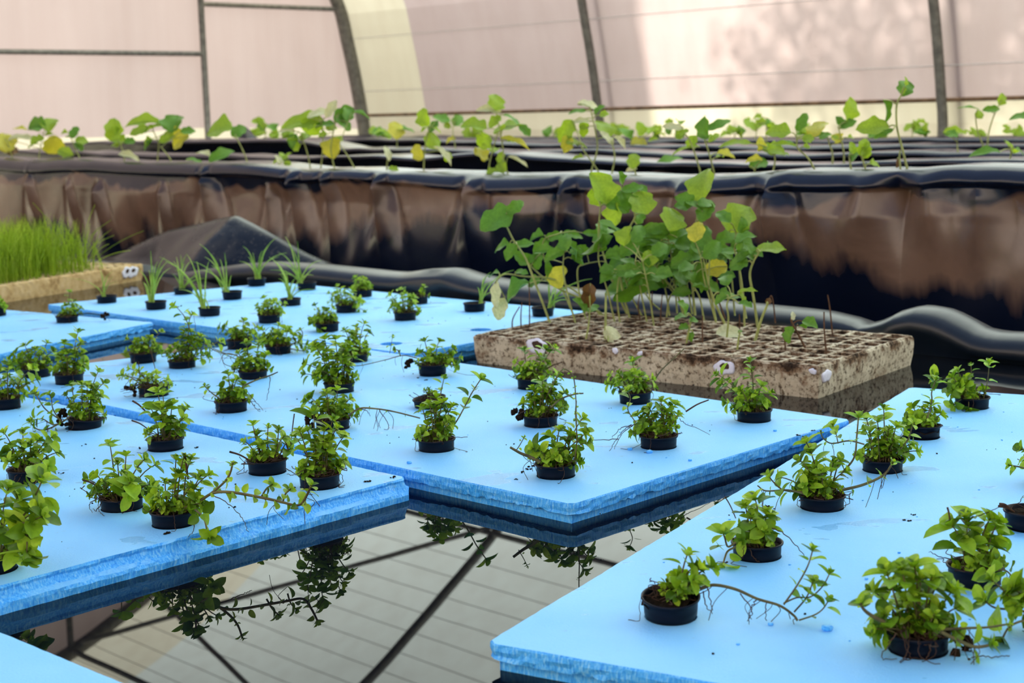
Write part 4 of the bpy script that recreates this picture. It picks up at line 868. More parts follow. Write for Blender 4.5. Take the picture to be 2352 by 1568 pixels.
 dict(key='D5', xc=2116, yb=1011, w=98, hv=.30, tilt=(.04, .02), label='low leafy mint pot third in line from the far corner of the lower right raft', bush=(2072, 2160, 945, 20), scale=1.05, tips=[(2095, 932, 0, 1.1), (2150, 945, 0, 1.1), (2165, 950), (2140, 925), (2125, 935)], runners=[([(2130, 960), (2140, 920), (2140, 900), (2150, 870)], dict(leaf=1.1))]),
 dict(key='D6', xc=2232, yb=942, w=82, hv=.30, label='farthest mint pot of the lower right raft, a lone sprig at right', bush=(2170, 2245, 860, 20), scale=1.25, tips=[(2145, 868, 0, 1.2), (2200, 850), (2230, 835, 0, .6), (2185, 865), (2215, 880), (2190, 930, -.03, 1.3), (2225, 940, -.035, 1.2)], runners=[([(2258, 918), (2265, 890), (2270, 860), (2272, 830)], dict(leaf=1.1, r=.0009, ds=.02, start=.4, dy=(0, 0)))]),
 dict(key='D7', xc=2238, yb=1355, w=143, hv=.34, label='wide pot in the lower right with two dark upright stems of round leaves', bush=(2190, 2300, 1280, 7), scale=1.3, tips=[(2218, 1185, 0, 1.2), (2222, 1205, 0, 1.2), (2185, 1205, 0, 1.6), (2275, 1190, 0, 1.1), (2298, 1195, 0, 1.1), (2300, 1225), (2262, 1235), (2225, 1240), (2290, 1250), (2285, 1320, -.035)], runners=[([(2285, 1310), (2310, 1310), (2330, 1330), (2345, 1350)], dict(leaf=1.2, r=.001, dy=(-.03, -.04), hang=3))], sticks=[((2176, 1165), (2182, 1195), .0012)], roots=[[(2185, 1285, 0), (2160, 1278, 0), (2134, 1268, 0)], [(2230, 1190, 0), (2260, 1180, 0), (2300, 1162, 0)]]),
 dict(key='D8', xc=2108, yb=1514, w=145, hv=.30, label='largest leafy mint at the bottom right, roots looping down the front of its pot', bush=(1995, 2210, 1370, 22), scale=1.3, tips=[(2035, 1310, 0, 1.2), (2070, 1302, 0, 1.2), (2100, 1298, 0, 1.2), (2115, 1325, 0, 1.2), (2000, 1355), (2160, 1335, 0, 1.2), (2195, 1350, 0, 1.2), (2055, 1340), (2140, 1325), (2200, 1395)], runners=[([(2035, 1430), (2005, 1415), (1985, 1400), (1975, 1382)], dict(leaf=.85, r=.0022, dy=(-.02, -.02))), ([(2160, 1450), (2200, 1470), (2240, 1485), (2280, 1480)], dict(leaf=.9, r=.0020, hang=6, dy=(-.025, -.04))), ([(2165, 1445), (2220, 1442), (2270, 1440), (2320, 1432)], dict(leaf=.5, r=.0014, hang=3, dy=(-.02, -.03)))], roots=[[(2060, 1450), (2040, 1480), (2026, 1510), (2060, 1535)], [(2080, 1450), (2085, 1490), (2075, 1530), (2090, 1548)], [(2140, 1470), (2130, 1510), (2105, 1545), (2080, 1535)], [(2070, 1445), (2078, 1480), (2095, 1520)], [(2230, 1510), (2270, 1530), (2310, 1545), (2318, 1560)]], clump=(2215, 1512), moss=14),
 dict(key='D9', xc=2362, yb=1224, w=130, hv=.36, label='empty-looking black pot cut by the right edge of the picture', bush=None, tips=[(2390, 1130)], sticks=[((2296, 1158), (2320, 1168), .0022), ((2293, 1162), (2330, 1175), .0016)], moss=2),
 dict(key='D10', xc=2412, yb=1122, w=112, hv=.30, label='mint at the right edge with just a sprig of leaves reaching into the picture', bush=(2375, 2450, 1040, 8), scale=1.1, tips=[(2345, 1030, 0, 1.1), (2358, 1060)], runners=[([(2400, 1080), (2365, 1078), (2342, 1072), (2318, 1068)], dict(leaf=.9, r=.0014))]),
 dict(key='D11', xc=2425, yb=1475, w=145, hv=.30, label='mint beyond the lower right corner whose big round leaves lean in beside the largest bush', bush=(2370, 2480, 1360, 8), scale=1.35, tips=[(2345, 1340, 0, 1.4), (2352, 1380, 0, 1.3), (2320, 1350, 0, 1.1)], runners=[([(2400, 1420), (2350, 1425), (2318, 1440), (2300, 1475)], dict(leaf=1.5, ds=.02, dy=(-.01, -.02))), ([(2390, 1410), (2330, 1400), (2285, 1395), (2260, 1378)], dict(leaf=1.3, ds=.018, dy=(0, 0))), ([(2385, 1400), (2330, 1380), (2300, 1350), (2275, 1330)], dict(leaf=1.1, ds=.018, dy=(0, 0)))]),
]
CHIVES = [
 dict(key='C1', xc=246, yb=697, w=51, label='thin chive pot at the left corner of the far raft, only a few pale blades', base=(238, 685), tips=[(215, 660), (226, 612), (262, 622), (270, 648), (160, 640), (250, 640)], rad=.0009, hv=.33),
 dict(key='C2', xc=359, yb=712, w=55, label='chive pot with two tufts of upright blades, second from the left on the far raft', base=(350, 690), tips=[(342, 620), (352, 610), (346, 575), (375, 610), (386, 600), (392, 615), (378, 590), (318, 620), (330, 650), (362, 600)], hv=.36),
 dict(key='C3', xc=422, yb=677, w=44, label='chive pot almost hidden behind the two-tufted one', base=(418, 660), tips=[(398, 600), (405, 590), (415, 585), (430, 583), (440, 600), (425, 605)], hv=.32),
 dict(key='C4', xc=482, yb=727, w=54, label='chive pot with long blades sweeping to the left and empty soil at right', base=(468, 708), tips=[(366, 590), (380, 600), (402, 620), (440, 605), (452, 600), (430, 585), (420, 640), (445, 630), (410, 665), (480, 600)], hv=.36, rad=.002),
 dict(key='C5', xc=534, yb=689, w=51, label='chive pot raised a little, thick blades arching left from its left rim', base=(518, 668), tips=[(458, 560), (470, 590), (480, 580), (516, 580), (520, 600), (505, 595), (440, 600), (486, 610), (460, 620)], hv=.38, rad=.0018),
 dict(key='C6', xc=590, yb=658, w=50, label='chive pot at the back corner of the far raft below the dusty liner fold', base=(592, 640), tips=[(558, 565), (570, 590), (604, 575), (622, 558), (636, 545), (640, 590), (580, 580), (660, 580), (550, 600)], hv=.38),
 dict(key='C7', xc=705, yb=667, w=46, label='chive pot at the back edge of the far raft with blades fanned widely both ways', base=(688, 650), tips=[(640, 580), (655, 543), (660, 560), (683, 553), (686, 600), (738, 598), (620, 620), (632, 600), (720, 632), (640, 630)], hv=.36),
 dict(key='C8', xc=668, yb=703, w=40, label='chive pot just behind the globe-shaped mint', base=(668, 688), tips=[(640, 640), (630, 600), (655, 620), (680, 640), (690, 660), (618, 590), (725, 665)], hv=.3),
 dict(key='C15', xc=1090, yb=717, w=53, label='chive pot alone at the right of the far raft with a few short blades', base=(1104, 700), tips=[(1096, 660), (1112, 635), (1128, 625), (1135, 645), (1118, 650), (1098, 715), (1150, 670), (1180, 620)], hv=.36, extra=1),
 dict(key='C16', xc=1247, yb=728, w=52, label='chive pot behind the left end of the stained seedling tray', base=(1272, 705), tips=[(1262, 650), (1290, 640), (1320, 680), (1330, 650), (1280, 670), (1310, 690), (1360, 640)], hv=.36, extra=2),
]
def inside(P, q):
    return all((P[(i + 1) % 4][0] - P[i][0]) * (q[1] - P[i][1]) - (P[(i + 1) % 4][1] - P[i][1]) * (q[0] - P[i][0]) > -1e-9 for i in range(4))
for d in MINTS + CHIVES:
    d.pop('hv_', None)
    p = pot_place(d['xc'], d['yb'], d['w'], d.get('hv', .28)); hr = pot_r(POT_H - d.get('hv', .28) * .06) + 0.0010 + 0.010 * max(abs(t) for t in d.get('tilt', (0, 0)))
    kk = [k for k in RAFTS if inside(RAFTS[k], p)]
    k = d['key'][0] if d['key'][0] in kk or not kk else kk[0]
    if not kk or kk[0] != d['key'][0]: print('RAFT?', d['key'], kk, p)
    HOLES[k].append((p[0], p[1], hr))
for (x, y) in ((899, 789), (1104, 757)):
    p = on_z(x, y, ZT); HOLES['C'].append((p[0], p[1] - .0, 0.0255))
for k in RAFTS: make_raft(k)
for d in MINTS: mint(**d)
for d in CHIVES: chives(**d)

# ---------------------------------------------------------------- polystyrene seedling trays
def make_tray(name, N_, e1, l1, e2, l2, H_, nx, ny, m, label, chips, seed):
    rng = random.Random(seed); root = empty(name, (N_[0], N_[1], 0)); tag(root, label, 'seedling tray')
    e1 = np.array([*e1, 0]); e2 = np.array([*e2, 0]); O = np.array([N_[0], N_[1], 0.0])
    P = lambda a, b, z: O + e1 * a + e2 * b + np.array([0, 0, z])
    mb, ms = MB(), MB()
    # walls with worn, slightly bowed faces
    per = []
    def edge(a0, b0, a1, b1, n):
        for i in range(n):
            t = i / n; per.append((a0 + (a1 - a0) * t, b0 + (b1 - b0) * t))
    edge(0, 0, l1, 0, 60); edge(l1, 0, l1, l2, 32); edge(l1, l2, 0, l2, 60); edge(0, l2, 0, 0, 32)
    rows = []
    for z, ins, j in ((-0.02, 0.006, 0), (0.003, 0.004, .0008), (H_ * .35, 0.001, .0012), (H_ * .7, 0.0, .0012), (H_ - .006, 0.0, .0012), (H_ - .001, 0.0025, .001), (H_, 0.007, .0005)):
        row = []
        for a, b in per:
            ca, cb = (a - l1 / 2), (b - l2 / 2)
            a2 = l1 / 2 + ca * (1 - 2 * ins / l1) + rng.uniform(-j, j); b2 = l2 / 2 + cb * (1 - 2 * ins / l2) + rng.uniform(-j, j)
            row.append(P(a2, b2, z + (rng.uniform(-.0012, .0012) if z >= H_ - .006 else 0)))
        rows.append(row)
    mb.grid(rows, close_v=True)
    mg = 0.007; cw, ch = (l1 - 2 * mg) / nx, (l2 - 2 * mg) / ny
    zj = {}
    def corner(i, j):
        if (i, j) not in zj:
            q = random.Random(i * 131 + j * 17 + seed); zj[(i, j)] = P(mg + i * cw + q.uniform(-.0015, .0015) * (0 < i < nx), mg + j * ch + q.uniform(-.0015, .0015) * (0 < j < ny), H_ + q.uniform(-.0025, .0012))
        return zj[(i, j)]
    for i in range(nx):
        for j in range(ny):
            c = [corner(i, j), corner(i + 1, j), corner(i + 1, j + 1), corner(i, j + 1)]
            mid = sum(c) / 4
            f = rng.uniform(.70, .82); inn = [mid + (q - mid) * f + np.array([0, 0, rng.uniform(-.002, 0)]) for q in c]
            low = [mid + (q - mid) * (f - .06) + np.array([0, 0, -rng.uniform(.008, .015)]) for q in c]
            mb.add(c + inn + low, [(0, 1, 5, 4), (1, 2, 6, 5), (2, 3, 7, 6), (3, 0, 4, 7), (4, 5, 9, 8), (5, 6, 10, 9), (6, 7, 11, 10), (7, 4, 8, 11)])
            cen = sum(low) / 4 + np.array([0, 0, rng.uniform(-.001, .006)])
            ms.add(low + [cen], [(0, 1, 4), (1, 2, 4), (2, 3, 4), (3, 0, 4)])
    org = (N_[0], N_[1], 0.0)
    mb.build('tray_body', MT[m], root, smooth=False, origin=org)
    tag(ms.build('soil', MT['soil'], root, origin=org), kind='stuff')
    for (a, z, r, hole, side) in chips:        # broken cell walls showing fresh white foam
        b = MB(); k = 22; n_ = -e2 if side == 0 else -e1; ax = e1 if side == 0 else e2
        base = (P(a, 0, z) if side == 0 else P(0, a, z)) + n_ * 0.0022
        wob = lambda i: 1 + .16 * math.sin(2 * math.pi * i / k * 2 + a * 40) + .09 * math.sin(2 * math.pi * i / k * 5 + a * 9)
        ring = lambda f, o: [base + n_ * o + ax * (r * f * math.cos(2 * math.pi * i / k) * wob(i) - (r * .16 * (1 - f))) + np.array([0, 0, r * .8 * f * math.sin(2 * math.pi * i / k) * wob(i) + r * .3 * (1 - f)]) for i in range(k)]
        b.grid([ring(1.0, -.004), ring(1.0, 0), ring(.82, .0008), ring(hole, .0011)], close_v=True)
        w = b.build('broken_edge', MT['chip'], root, origin=org); w['label'] = 'fresh white broken edge'
        if hole > .1:
            b = MB(); h = ring(hole * 1.02, .0012); b.add(h + [base + n_ * .0007 + np.array([0, 0, r * .15])], [(i, (i + 1) % k, k) for i in range(k)])
            b.build('hole_soil', MT['root'], root, origin=org)
    return root
t1N = np.array([0.567, 2.733]); t1a = 141.6; t1b = 52.0; TH = 0.0632
def along(N_, e, x, y, z):                    # distance along a tray face of a pixel
    p = on_z(x, y, z); return float((p[:2] - N_) @ e)
make_tray('seedling_tray', t1N, dirv(t1a), 0.83, dirv(t1b), 0.435, TH, 20, 10, 'tray', 'brown-stained white polystyrene cell tray floating beyond the middle raft, full of leggy seedlings',
          [(.20, .043, .020, .45, 0), (.655, .050, .024, .5, 0), (.455, .056, .007, 0, 0), (.395, .055, .006, 0, 0), (.03, .040, .016, .0, 1), (.012, .052, .007, 0, 0)], 3)
t2N = np.array([-1.275, 5.185]); T2H = 0.058
make_tray('seedling_tray', t2N, dirv(-117), 0.83, dirv(153), 0.43, T2H, 20, 10, 'trayl', 'sunlit ochre-stained polystyrene tray at the left edge under thick grass-like shoots',
          [(.055, .034, .026, .35, 0), (.085, .036, .022, .4, 0)], 4)
rng = random.Random(77); mb = MB()
e1, e2 = dirv(-117), dirv(153)
for i in range(2400):
    a, b = rng.uniform(.16, .82), rng.uniform(.02, .41)
    if rng.random() > min(1, (a - .12) * 5): continue
    q = t2N + e1 * a + e2 * b; p = np.array([q[0], q[1], T2H - .004]); h = rng.uniform(.10, .205) * (0.65 + .35 * min(1, (a - .1) * 4))
    d = np.array([rng.gauss(0, .022), rng.gauss(0, .022), 0]); t = p + d * 1.4 + np.array([0, 0, h]); c = p + d * .2 + np.array([0, 0, h * .6])
    mb.tube([p * (1 - s) ** 2 + 2 * c * s * (1 - s) + t * s * s for s in (0, .3, .6, .85, 1)], [.0013, .0013, .0011, .0007, .0002], 3, cap=False)
for (x, y) in ((255, 505), (262, 540), (330, 530), (250, 560), (218, 470), (75, 465), (245, 610), (300, 575)):
    q = t2N + e1 * .2 + e2 * rng.uniform(.03, .2); p = np.array([q[0], q[1], T2H]); t = at_depth(x, y, q[1]); c = (p + t) / 2 + np.array([-.01, 0, .025])
    mb.tube([p * (1 - s) ** 2 + 2 * c * s * (1 - s) + t * s * s for s in np.linspace(0, 1, 7)], .0009, 3)
tag(mb.build('onion_seedlings', MT['onion']), 'thick sward of bright green onion seedlings standing in the ochre tray at left', 'seedlings', kind='stuff')

def seedling(base, path, leaves, label, group=None, rad=0.0019, stem_m='stemg', fill=(), seed=0, leafm='egg', name='seedling', dyw=0.03, lobes=.13):
    """base: point in the compost; path: pixels up the stem; leaves: (x, y, length px, width px, angle, kind)"""
    rng = random.Random(seed * 31 + int(base[0] * 1000)); Y = base[1]; root = empty(name, base); tag(root, label, 'seedling', group)
    org = tuple(base); lean = rng.uniform(-dyw, dyw) * .5; n = len(path)
    P = [np.asarray(base)] + [at_depth(x, y, Y + lean * (i + 1) / n) for i, (x, y) in enumerate(path)]
    pa = catmull(P, 5) if len(P) > 2 else catmull(P, 6)
    ms = MB(); rad *= 1.25; ms.tube(pa, [rad * (1 - .35 * i / len(pa)) for i in range(len(pa))], 6)
    px = Y / FPX
    todo = list(leaves)
    for (cnt, sz) in fill:
        for i in range(cnt):
            q = pa[rng.randrange(int(len(pa) * .55), len(pa))]
            todo.append((q, rng.uniform(.7, 1.15) * sz, None, rng.uniform(-40, 220), leafm))
    for lf in todo:
        if lf[2] is None and not isinstance(lf[0], (int, float)):
            q, L, _, ang, kd = lf; L *= px; Wd = L * rng.uniform(.6, .85); a = math.radians(ang)
            d = CR[:, 0] * math.cos(a) + CR[:, 1] * math.sin(a) * .6 + hdw * rng.uniform(-.8, .8); d /= np.linalg.norm(d)
            b = q + d * rng.uniform(.012, .03); c = b
        else:
            x, y, L, Wd, ang, kd = lf; L *= px * 1.16; Wd *= px * 1.2; a = math.radians(ang)
            d = CR[:, 0] * math.cos(a) + CR[:, 1] * math.sin(a) + hdw * rng.uniform(-.25, .25); d /= np.linalg.norm(d)
            c = at_depth(x, y, Y + lean + rng.uniform(-dyw, dyw)); b = c - d * L / 2
        nr = -hdw * rng.uniform(.25, 1.0) + np.array([0, 0, rng.uniform(.3, 1.1)]) + CR[:, 0] * rng.uniform(-.7, .7)
        k_ = min(range(len(pa) // 3, len(pa)), key=lambda i: np.linalg.norm(pa[i] - b) + (0.02 if pa[i][2] > b[2] + .01 else 0)); q = pa[k_]
        mid = (q + b) / 2 + np.array([0, 0, .004]) + (b - q) * .05
        ms.tube(catmull([q, mid, b], 4), rad * .55, 5)
        mb = MB(); add_leaf(mb, b, d, nr, L * 1.04, Wd * 1.16, rng.uniform(.15, .9), rng.uniform(.15, .7), lobes, rng.uniform(0, 6), 11, wave=.07, tipp=.62)
        mb.build('leaf', MT[kd], root, origin=org)
    ms.build('stem', MT[stem_m], root, origin=org); return root
hdw = np.array([0.0, 1.0, 0.0])
c6 = lambda x, y: (1080 + x / 2.904, 380 + y / 2.904)
def T(base, path, leaves, label, fill=(), **kw):
    x, y = c6(*base); b = on_z(x, y, TH - .006)
    T.n += 1
    if len(leaves) > 1 and not fill: fill = ((2, 38),)
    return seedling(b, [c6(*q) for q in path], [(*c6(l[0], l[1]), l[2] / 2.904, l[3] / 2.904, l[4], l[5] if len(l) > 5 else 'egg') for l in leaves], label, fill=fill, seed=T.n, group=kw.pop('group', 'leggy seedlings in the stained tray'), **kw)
T.n = 0
T((535, 1055), [(440, 800), (370, 620), (290, 500), (240, 400)], [(175, 355, 210, 150, 200, 'egg'), (300, 275, 120, 60, 35, 'egg'), (270, 575, 110, 60, 230), (350, 525, 140, 50, 10)], 'leftmost leggy seedling of the stained tray, leaning left under one big raised leaf', rad=.0026)
T((895, 1005), [(760, 900), (590, 820), (480, 740), (405, 670)], [(305, 820, 170, 150, 200, 'egg'), (450, 640, 100, 60, 250)], 'seedling bent low to the left with a broad leaf nodding over the tray corner', rad=.0024)
T((880, 1010), [(760, 880), (560, 760), (360, 740), (230, 725), (165, 780)], [(170, 860, 160, 60, 262, 'eggp'), (195, 960, 150, 75, 245, 'eggp')], 'seedling bowed right over so that its pale limp leaves hang past the left tray end', rad=.0022)
T((705, 1060), [(650, 860), (620, 700), (625, 580)], [(630, 500, 120, 80, 100), (560, 590, 130, 60, 200), (700, 560, 120, 70, 320), (490, 560, 130, 60, 170), (530, 690, 110, 60, 300)], 'seedling left of the tray middle with a pointed top leaf standing straight up', fill=((2, 34),))
T((775, 1030), [(735, 900), (715, 700), (760, 660), (850, 640)], [(600, 745, 135, 115, 80, 'eggy'), (720, 610, 100, 80, 260)], 'seedling carrying one bright yellow round leaf at the left')
T((690, 1000), [(600, 800), (500, 640), (490, 500), (600, 450)], [(690, 455, 130, 40, 355), (830, 450, 140, 40, 0), (560, 470, 120, 45, 20), (470, 540, 120, 60, 220)], 'seedling with a flat horizontal row of curled leaves left of the tall clump', lobes=.15)
T((965, 1050), [(920, 850), (860, 650), (855, 560)], [(830, 540, 170, 120, 250), (950, 410, 180, 70, 340), (880, 470, 130, 60, 30)], 'seedling with blue-green drooping leaf left of the tall clump')
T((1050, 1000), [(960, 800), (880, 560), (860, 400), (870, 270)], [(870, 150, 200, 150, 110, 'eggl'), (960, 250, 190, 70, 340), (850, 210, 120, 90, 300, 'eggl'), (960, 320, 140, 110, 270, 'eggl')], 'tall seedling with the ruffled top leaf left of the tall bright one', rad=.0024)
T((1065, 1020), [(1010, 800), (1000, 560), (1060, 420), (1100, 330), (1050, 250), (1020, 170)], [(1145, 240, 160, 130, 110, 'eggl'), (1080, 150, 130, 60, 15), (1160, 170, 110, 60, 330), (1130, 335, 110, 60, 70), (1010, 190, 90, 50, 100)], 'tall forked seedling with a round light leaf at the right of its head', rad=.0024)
T((1000, 1060), [(980, 860), (1010, 700), (1090, 690)], [(1100, 835, 240, 150, 245), (1050, 700, 170, 70, 10)], 'seedling with the largest dark leaf, drooping in front of the tall clump', dyw=.01)
MIDL = 'thin-stemmed leafy seedling in the tangled middle of the stained tray'
for base, path, lv in (((1180, 1050), [(1140, 850), (1100, 640)], [(1190, 620, 100, 80, 90, 'eggl'), (1060, 560, 130, 80, 200)]), ((1225, 1070), [(1195, 860), (1150, 640)], [(1120, 450, 130, 70, 60), (1040, 470, 120, 110, 80, 'eggl')]),
     ((1265, 960), [(1200, 900), (1120, 760), (1060, 600)], [(960, 590, 120, 70, 180)]), ((1310, 1010), [(1330, 880), (1400, 810), (1470, 750)], [(1330, 690, 140, 90, 30), (1230, 760, 140, 110, 230)]),
     ((1420, 1000), [(1370, 800), (1340, 600), (1320, 480)], [(1380, 490, 200, 110, 10), (1230, 430, 180, 80, 170), (1250, 610, 150, 90, 210)]), ((1440, 1010), [(1380, 860), (1300, 760), (1240, 680)], [(1190, 520, 170, 80, 20), (1150, 560, 150, 70, 340)]),
     ((1480, 990), [(1440, 760), (1400, 600), (1440, 400)], [(1510, 560, 160, 100, 350), (1420, 560, 190, 90, 200), (1450, 620, 150, 90, 250)]), ((1560, 1040), [(1530, 880), (1470, 780)], [(1535, 730, 160, 110, 280), (1410, 640, 140, 80, 200)]),
     ((1380, 985), [(1360, 760), (1300, 560)], [(1300, 530, 150, 80, 160), (1210, 470, 120, 70, 130)]), ((1150, 1010), [(1080, 880), (1020, 720)], [(980, 640, 110, 70, 200), (1120, 700, 120, 70, 330)]),
     ((1640, 1030), [(1600, 820), (1570, 600)], [(1600, 560, 140, 80, 30), (1540, 470, 140, 110, 60)])):
    T(base, path, lv, MIDL, fill=((4, 46),), group='seedlings in the tangled middle of the stained tray')
T((1330, 1000), [(1300, 820), (1240, 640), (1300, 420)], [(1355, 345, 170, 130, 70, 'eggl'), (1440, 430, 130, 70, 40), (1250, 420, 150, 60, 170)], 'seedling whose cupped light-veined leaf rises left of the tallest leaf')
T((1500, 1000), [(1480, 760), (1490, 480), (1520, 320), (1530, 250)], [(1540, 115, 235, 150, 93, 'eggl'), (1580, 240, 120, 60, 15), (1505, 255, 110, 55, 130), (1570, 310, 130, 80, 60)], 'tallest seedling, one upright bright leaf at its top', rad=.0026, fill=((2, 40),))
T((1645, 1065), [(1600, 900), (1560, 760), (1540, 620)], [(1640, 685, 130, 90, 190, 'eggy'), (1510, 440, 130, 90, 80, 'eggy')], 'seedling with an olive-yellow leaf low on the right half of the tray', fill=((2, 40),))
T((1705, 1070), [(1640, 930), (1590, 800)], [(1620, 560, 150, 80, 40), (1690, 560, 160, 70, 345)], 'thick pale stem slanting left on the right half of the tray', rad=.0028)
T((1700, 1020), [(1650, 860), (1650, 640)], [(1640, 640, 100, 70, 60)], 'seedling with a rusty red stem on the right half of the tray', stem_m='stemb')
T((1765, 1000), [(1745, 760), (1730, 620)], [(1720, 470, 150, 70, 20), (1770, 640, 60, 40, 80, 'eggl'), (1800, 520, 120, 60, 30)], 'seedling with pale shoulder leaves left of the large square leaf', fill=((2, 40),))
T((1830, 1080), [(1820, 850), (1790, 660), (1760, 560)], [(1700, 560, 150, 60, 160), (1840, 590, 120, 50, 340, 'egg'), (1840, 480, 130, 80, 30)], 'pale-stemmed seedling directly under the large square leaf', fill=((1, 40),))
T((1840, 1020), [(1800, 760), (1790, 560), (1770, 440)], [(1785, 340, 200, 170, 60, 'eggl'), (1690, 330, 120, 60, 130), (1840, 530, 150, 90, 330)], 'tall seedling with the large square light leaf at the right of the clump', rad=.0024)
T((1918, 1080), [(1890, 880), (1865, 730), (1890, 640), (1930, 575)], [(2005, 550, 165, 100, 12, 'eggl'), (1840, 600, 130, 50, 200), (1865, 560, 90, 50, 120)], 'rightmost tall seedling, forked, its last leaf reaching out to the right', rad=.0026)
T((1710, 1165), [(1722, 1020), (1712, 930), (1735, 880), (1800, 860)], [(1670, 885, 80, 50, 200), (1760, 870, 100, 55, 20), (1825, 885, 90, 60, 320, 'eggl'), (1850, 835, 110, 45, 10, 'eggl')], 'short seedling in front with a hooked stem and light green head', dyw=.01)
T((1900, 1170), [(1940, 1030), (1985, 920)], [(1990, 905, 40, 30, 60, 'eggd')], 'thick leafless slanting stem with a brown tip on the right of the tray', rad=.0028, dyw=.01)
T((770, 1170), [(790, 1060), (800, 940)], [(790, 870, 150, 70, 262, 'eggd'), (770, 830, 80, 50, 120, 'eggd')], 'front seedling on the left topped by a shrivelled brown leaf', dyw=.01)
T((902, 1175), [(903, 1000), (905, 850)], [(950, 1120, 110, 95, 60, 'eggp')], 'stout front stem with a grey-green leaf fallen against its foot', rad=.0028, dyw=.008)
T((1440, 1195), [(1460, 1090), (1480, 1010)], [(1492, 1030, 60, 45, 20), (1425, 1075, 60, 40, 180), (1475, 1140, 60, 40, 250)], 'stubby front seedling with three tiny leaves at the middle of the tray edge', dyw=.008)
T((1780, 1245), [(1788, 1170), (1800, 1110)], [(1800, 1105, 30, 22, 60)], 'short green stub at the front rim of the tray above the white chip', dyw=.005)
T((2245, 1235), [(2180, 1110), (2140, 1030), (2160, 990)], [(2135, 1130, 100, 70, 250), (2155, 1000, 60, 24, 80, 'eggp')], 'wilted seedling alone at the right end with one small green leaf', stem_m='stemb', dyw=.008)
DEADL = 'bare dead brown stem standing in the stained tray'
for base, path in (((2035, 1050), [(2025, 940), (2010, 870), (1995, 890)]), ((340, 1100), [(338, 1000), (345, 910)]), ((395, 1095), [(396, 940), (393, 780)]), ((1270, 1060), [(1272, 960), (1282, 860)]), ((1550, 1200), [(1548, 1090), (1550, 1000)]), ((1795, 1135), [(1797, 1060), (1795, 990)]), ((2103, 1230), [(2095, 1140), (2080, 1080)]), ((2417, 1135), [(2400, 960), (2384, 862)]), ((2376, 1263), [(2362, 1100), (2360, 975)]), ((985, 1010), [(980, 930), (985, 850)]), ((1135, 1040), [(1120, 940), (1130, 860)]), ((280, 1090), [(285, 1020), (330, 940)]), ((1215, 1010), [(1212, 900), (1215, 840)])):
    T(base, path, [], DEADL, stem_m='stemb', rad=.0015, dyw=.004, group='dead stems in the stained tray')
lf = empty('fallen_leaf', on_z(*c6(1700, 1120), TH)); tag(lf, 'bleached cream leaf lying on the right front of the stained tray', 'leaf')
mb = MB(); b = on_z(*c6(1640, 1120), TH + .004); add_leaf(mb, b, [1, -.1, .06], [0, -.5, 1], .06, .05, .3, .3, .08, 2, 9); mb.build('leaf_blade', MT['eggp'], lf, origin=tuple(lf.location))

# ---------------------------------------------------------------- seedlings on the black beds
def Bs(row, base, path, leaves, label, **kw):
    n0 = BEDZ[row][0]; b = on_plane(*base, U2, n0 + 0.12); zt = lerp_tab(BEDZ[row][1], float(b @ U1)); b[2] = min(b[2], zt) if row == 0 else b[2]
    b[2] = zt - 0.02 + 0 * b[2]
    Bs.n += 1
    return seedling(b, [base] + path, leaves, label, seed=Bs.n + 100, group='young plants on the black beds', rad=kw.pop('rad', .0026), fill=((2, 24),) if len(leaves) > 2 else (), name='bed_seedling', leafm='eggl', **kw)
Bs.n = 0
Y_, G_, P_ = 'eggy', 'eggl', 'eggp'
Bs(0, (27, 358), [(20, 335), (12, 318)], [(12, 325, 45, 35, 100, Y_), (28, 345, 25, 18, 40, 'eggd')], 'yellowing plant at the far left end of the nearest bed')
Bs(0, (90, 358), [(95, 330), (100, 305)], [(82, 287, 40, 28, 170, 'egg'), (115, 283, 36, 28, 80, G_), (50, 312, 55, 18, 20, P_), (122, 335, 42, 36, 250, Y_), (85, 325, 30, 20, 200, G_), (45, 295, 30, 14, 170, Y_)], 'many-leaved plant second from the left end of the nearest bed')
Bs(0, (182, 360), [(172, 340), (162, 315)], [(170, 303, 26, 16, 70, 'egg'), (186, 320, 24, 16, 10, G_), (145, 303, 20, 10, 170, G_), (150, 350, 36, 18, 160, G_), (182, 335, 20, 14, 320, 'egg')], 'small plant third from the left end of the nearest bed')
Bs(0, (285, 362), [(278, 335), (262, 310)], [(260, 298, 45, 30, 80, G_), (272, 320, 30, 20, 160, G_), (298, 325, 22, 14, 10, 'egg'), (295, 355, 40, 15, 0, P_)], 'plant with one crinkled leaf left of the black film mound')
Bs(0, (362, 362), [(364, 330), (350, 295)], [(325, 275, 75, 24, 170, G_), (398, 280, 44, 40, 80, 'egg'), (350, 290, 40, 20, 40, G_), (410, 320, 44, 36, 200, Y_), (318, 300, 36, 16, 200, G_), (385, 315, 40, 18, 30, G_), (340, 332, 26, 12, 220, 'egg')], 'spreading plant in front of the black film mound')
Bs(0, (392, 367), [(380, 350), (368, 335)], [(432, 300, 30, 14, 10, 'egg')], 'bare slanting stem beside the plant in front of the film mound')
Bs(0, (485, 374), [(488, 365)], [(508, 355, 56, 22, 35, 'egg'), (470, 350, 30, 14, 140, P_)], 'low plant with a long leaf lying right, left of centre on the nearest bed')
Bs(0, (446, 370), [(446, 366)], [(446, 367, 34, 14, 0, 'egg')], 'flat little leaf lying on the nearest bed')
Bs(0, (570, 380), [(560, 350), (545, 320)], [(502, 290, 55, 46, 170, G_), (547, 300, 34, 20, 40, 'egg')], 'bent plant with a single big bright leaf at left, near the end-wall post')
Bs(0, (640, 376), [(642, 368)], [(640, 365, 24, 14, 100, P_), (655, 360, 30, 12, 60, G_), (660, 375, 16, 10, 0, G_)], 'small tuft left of the tallest clump on the nearest bed')
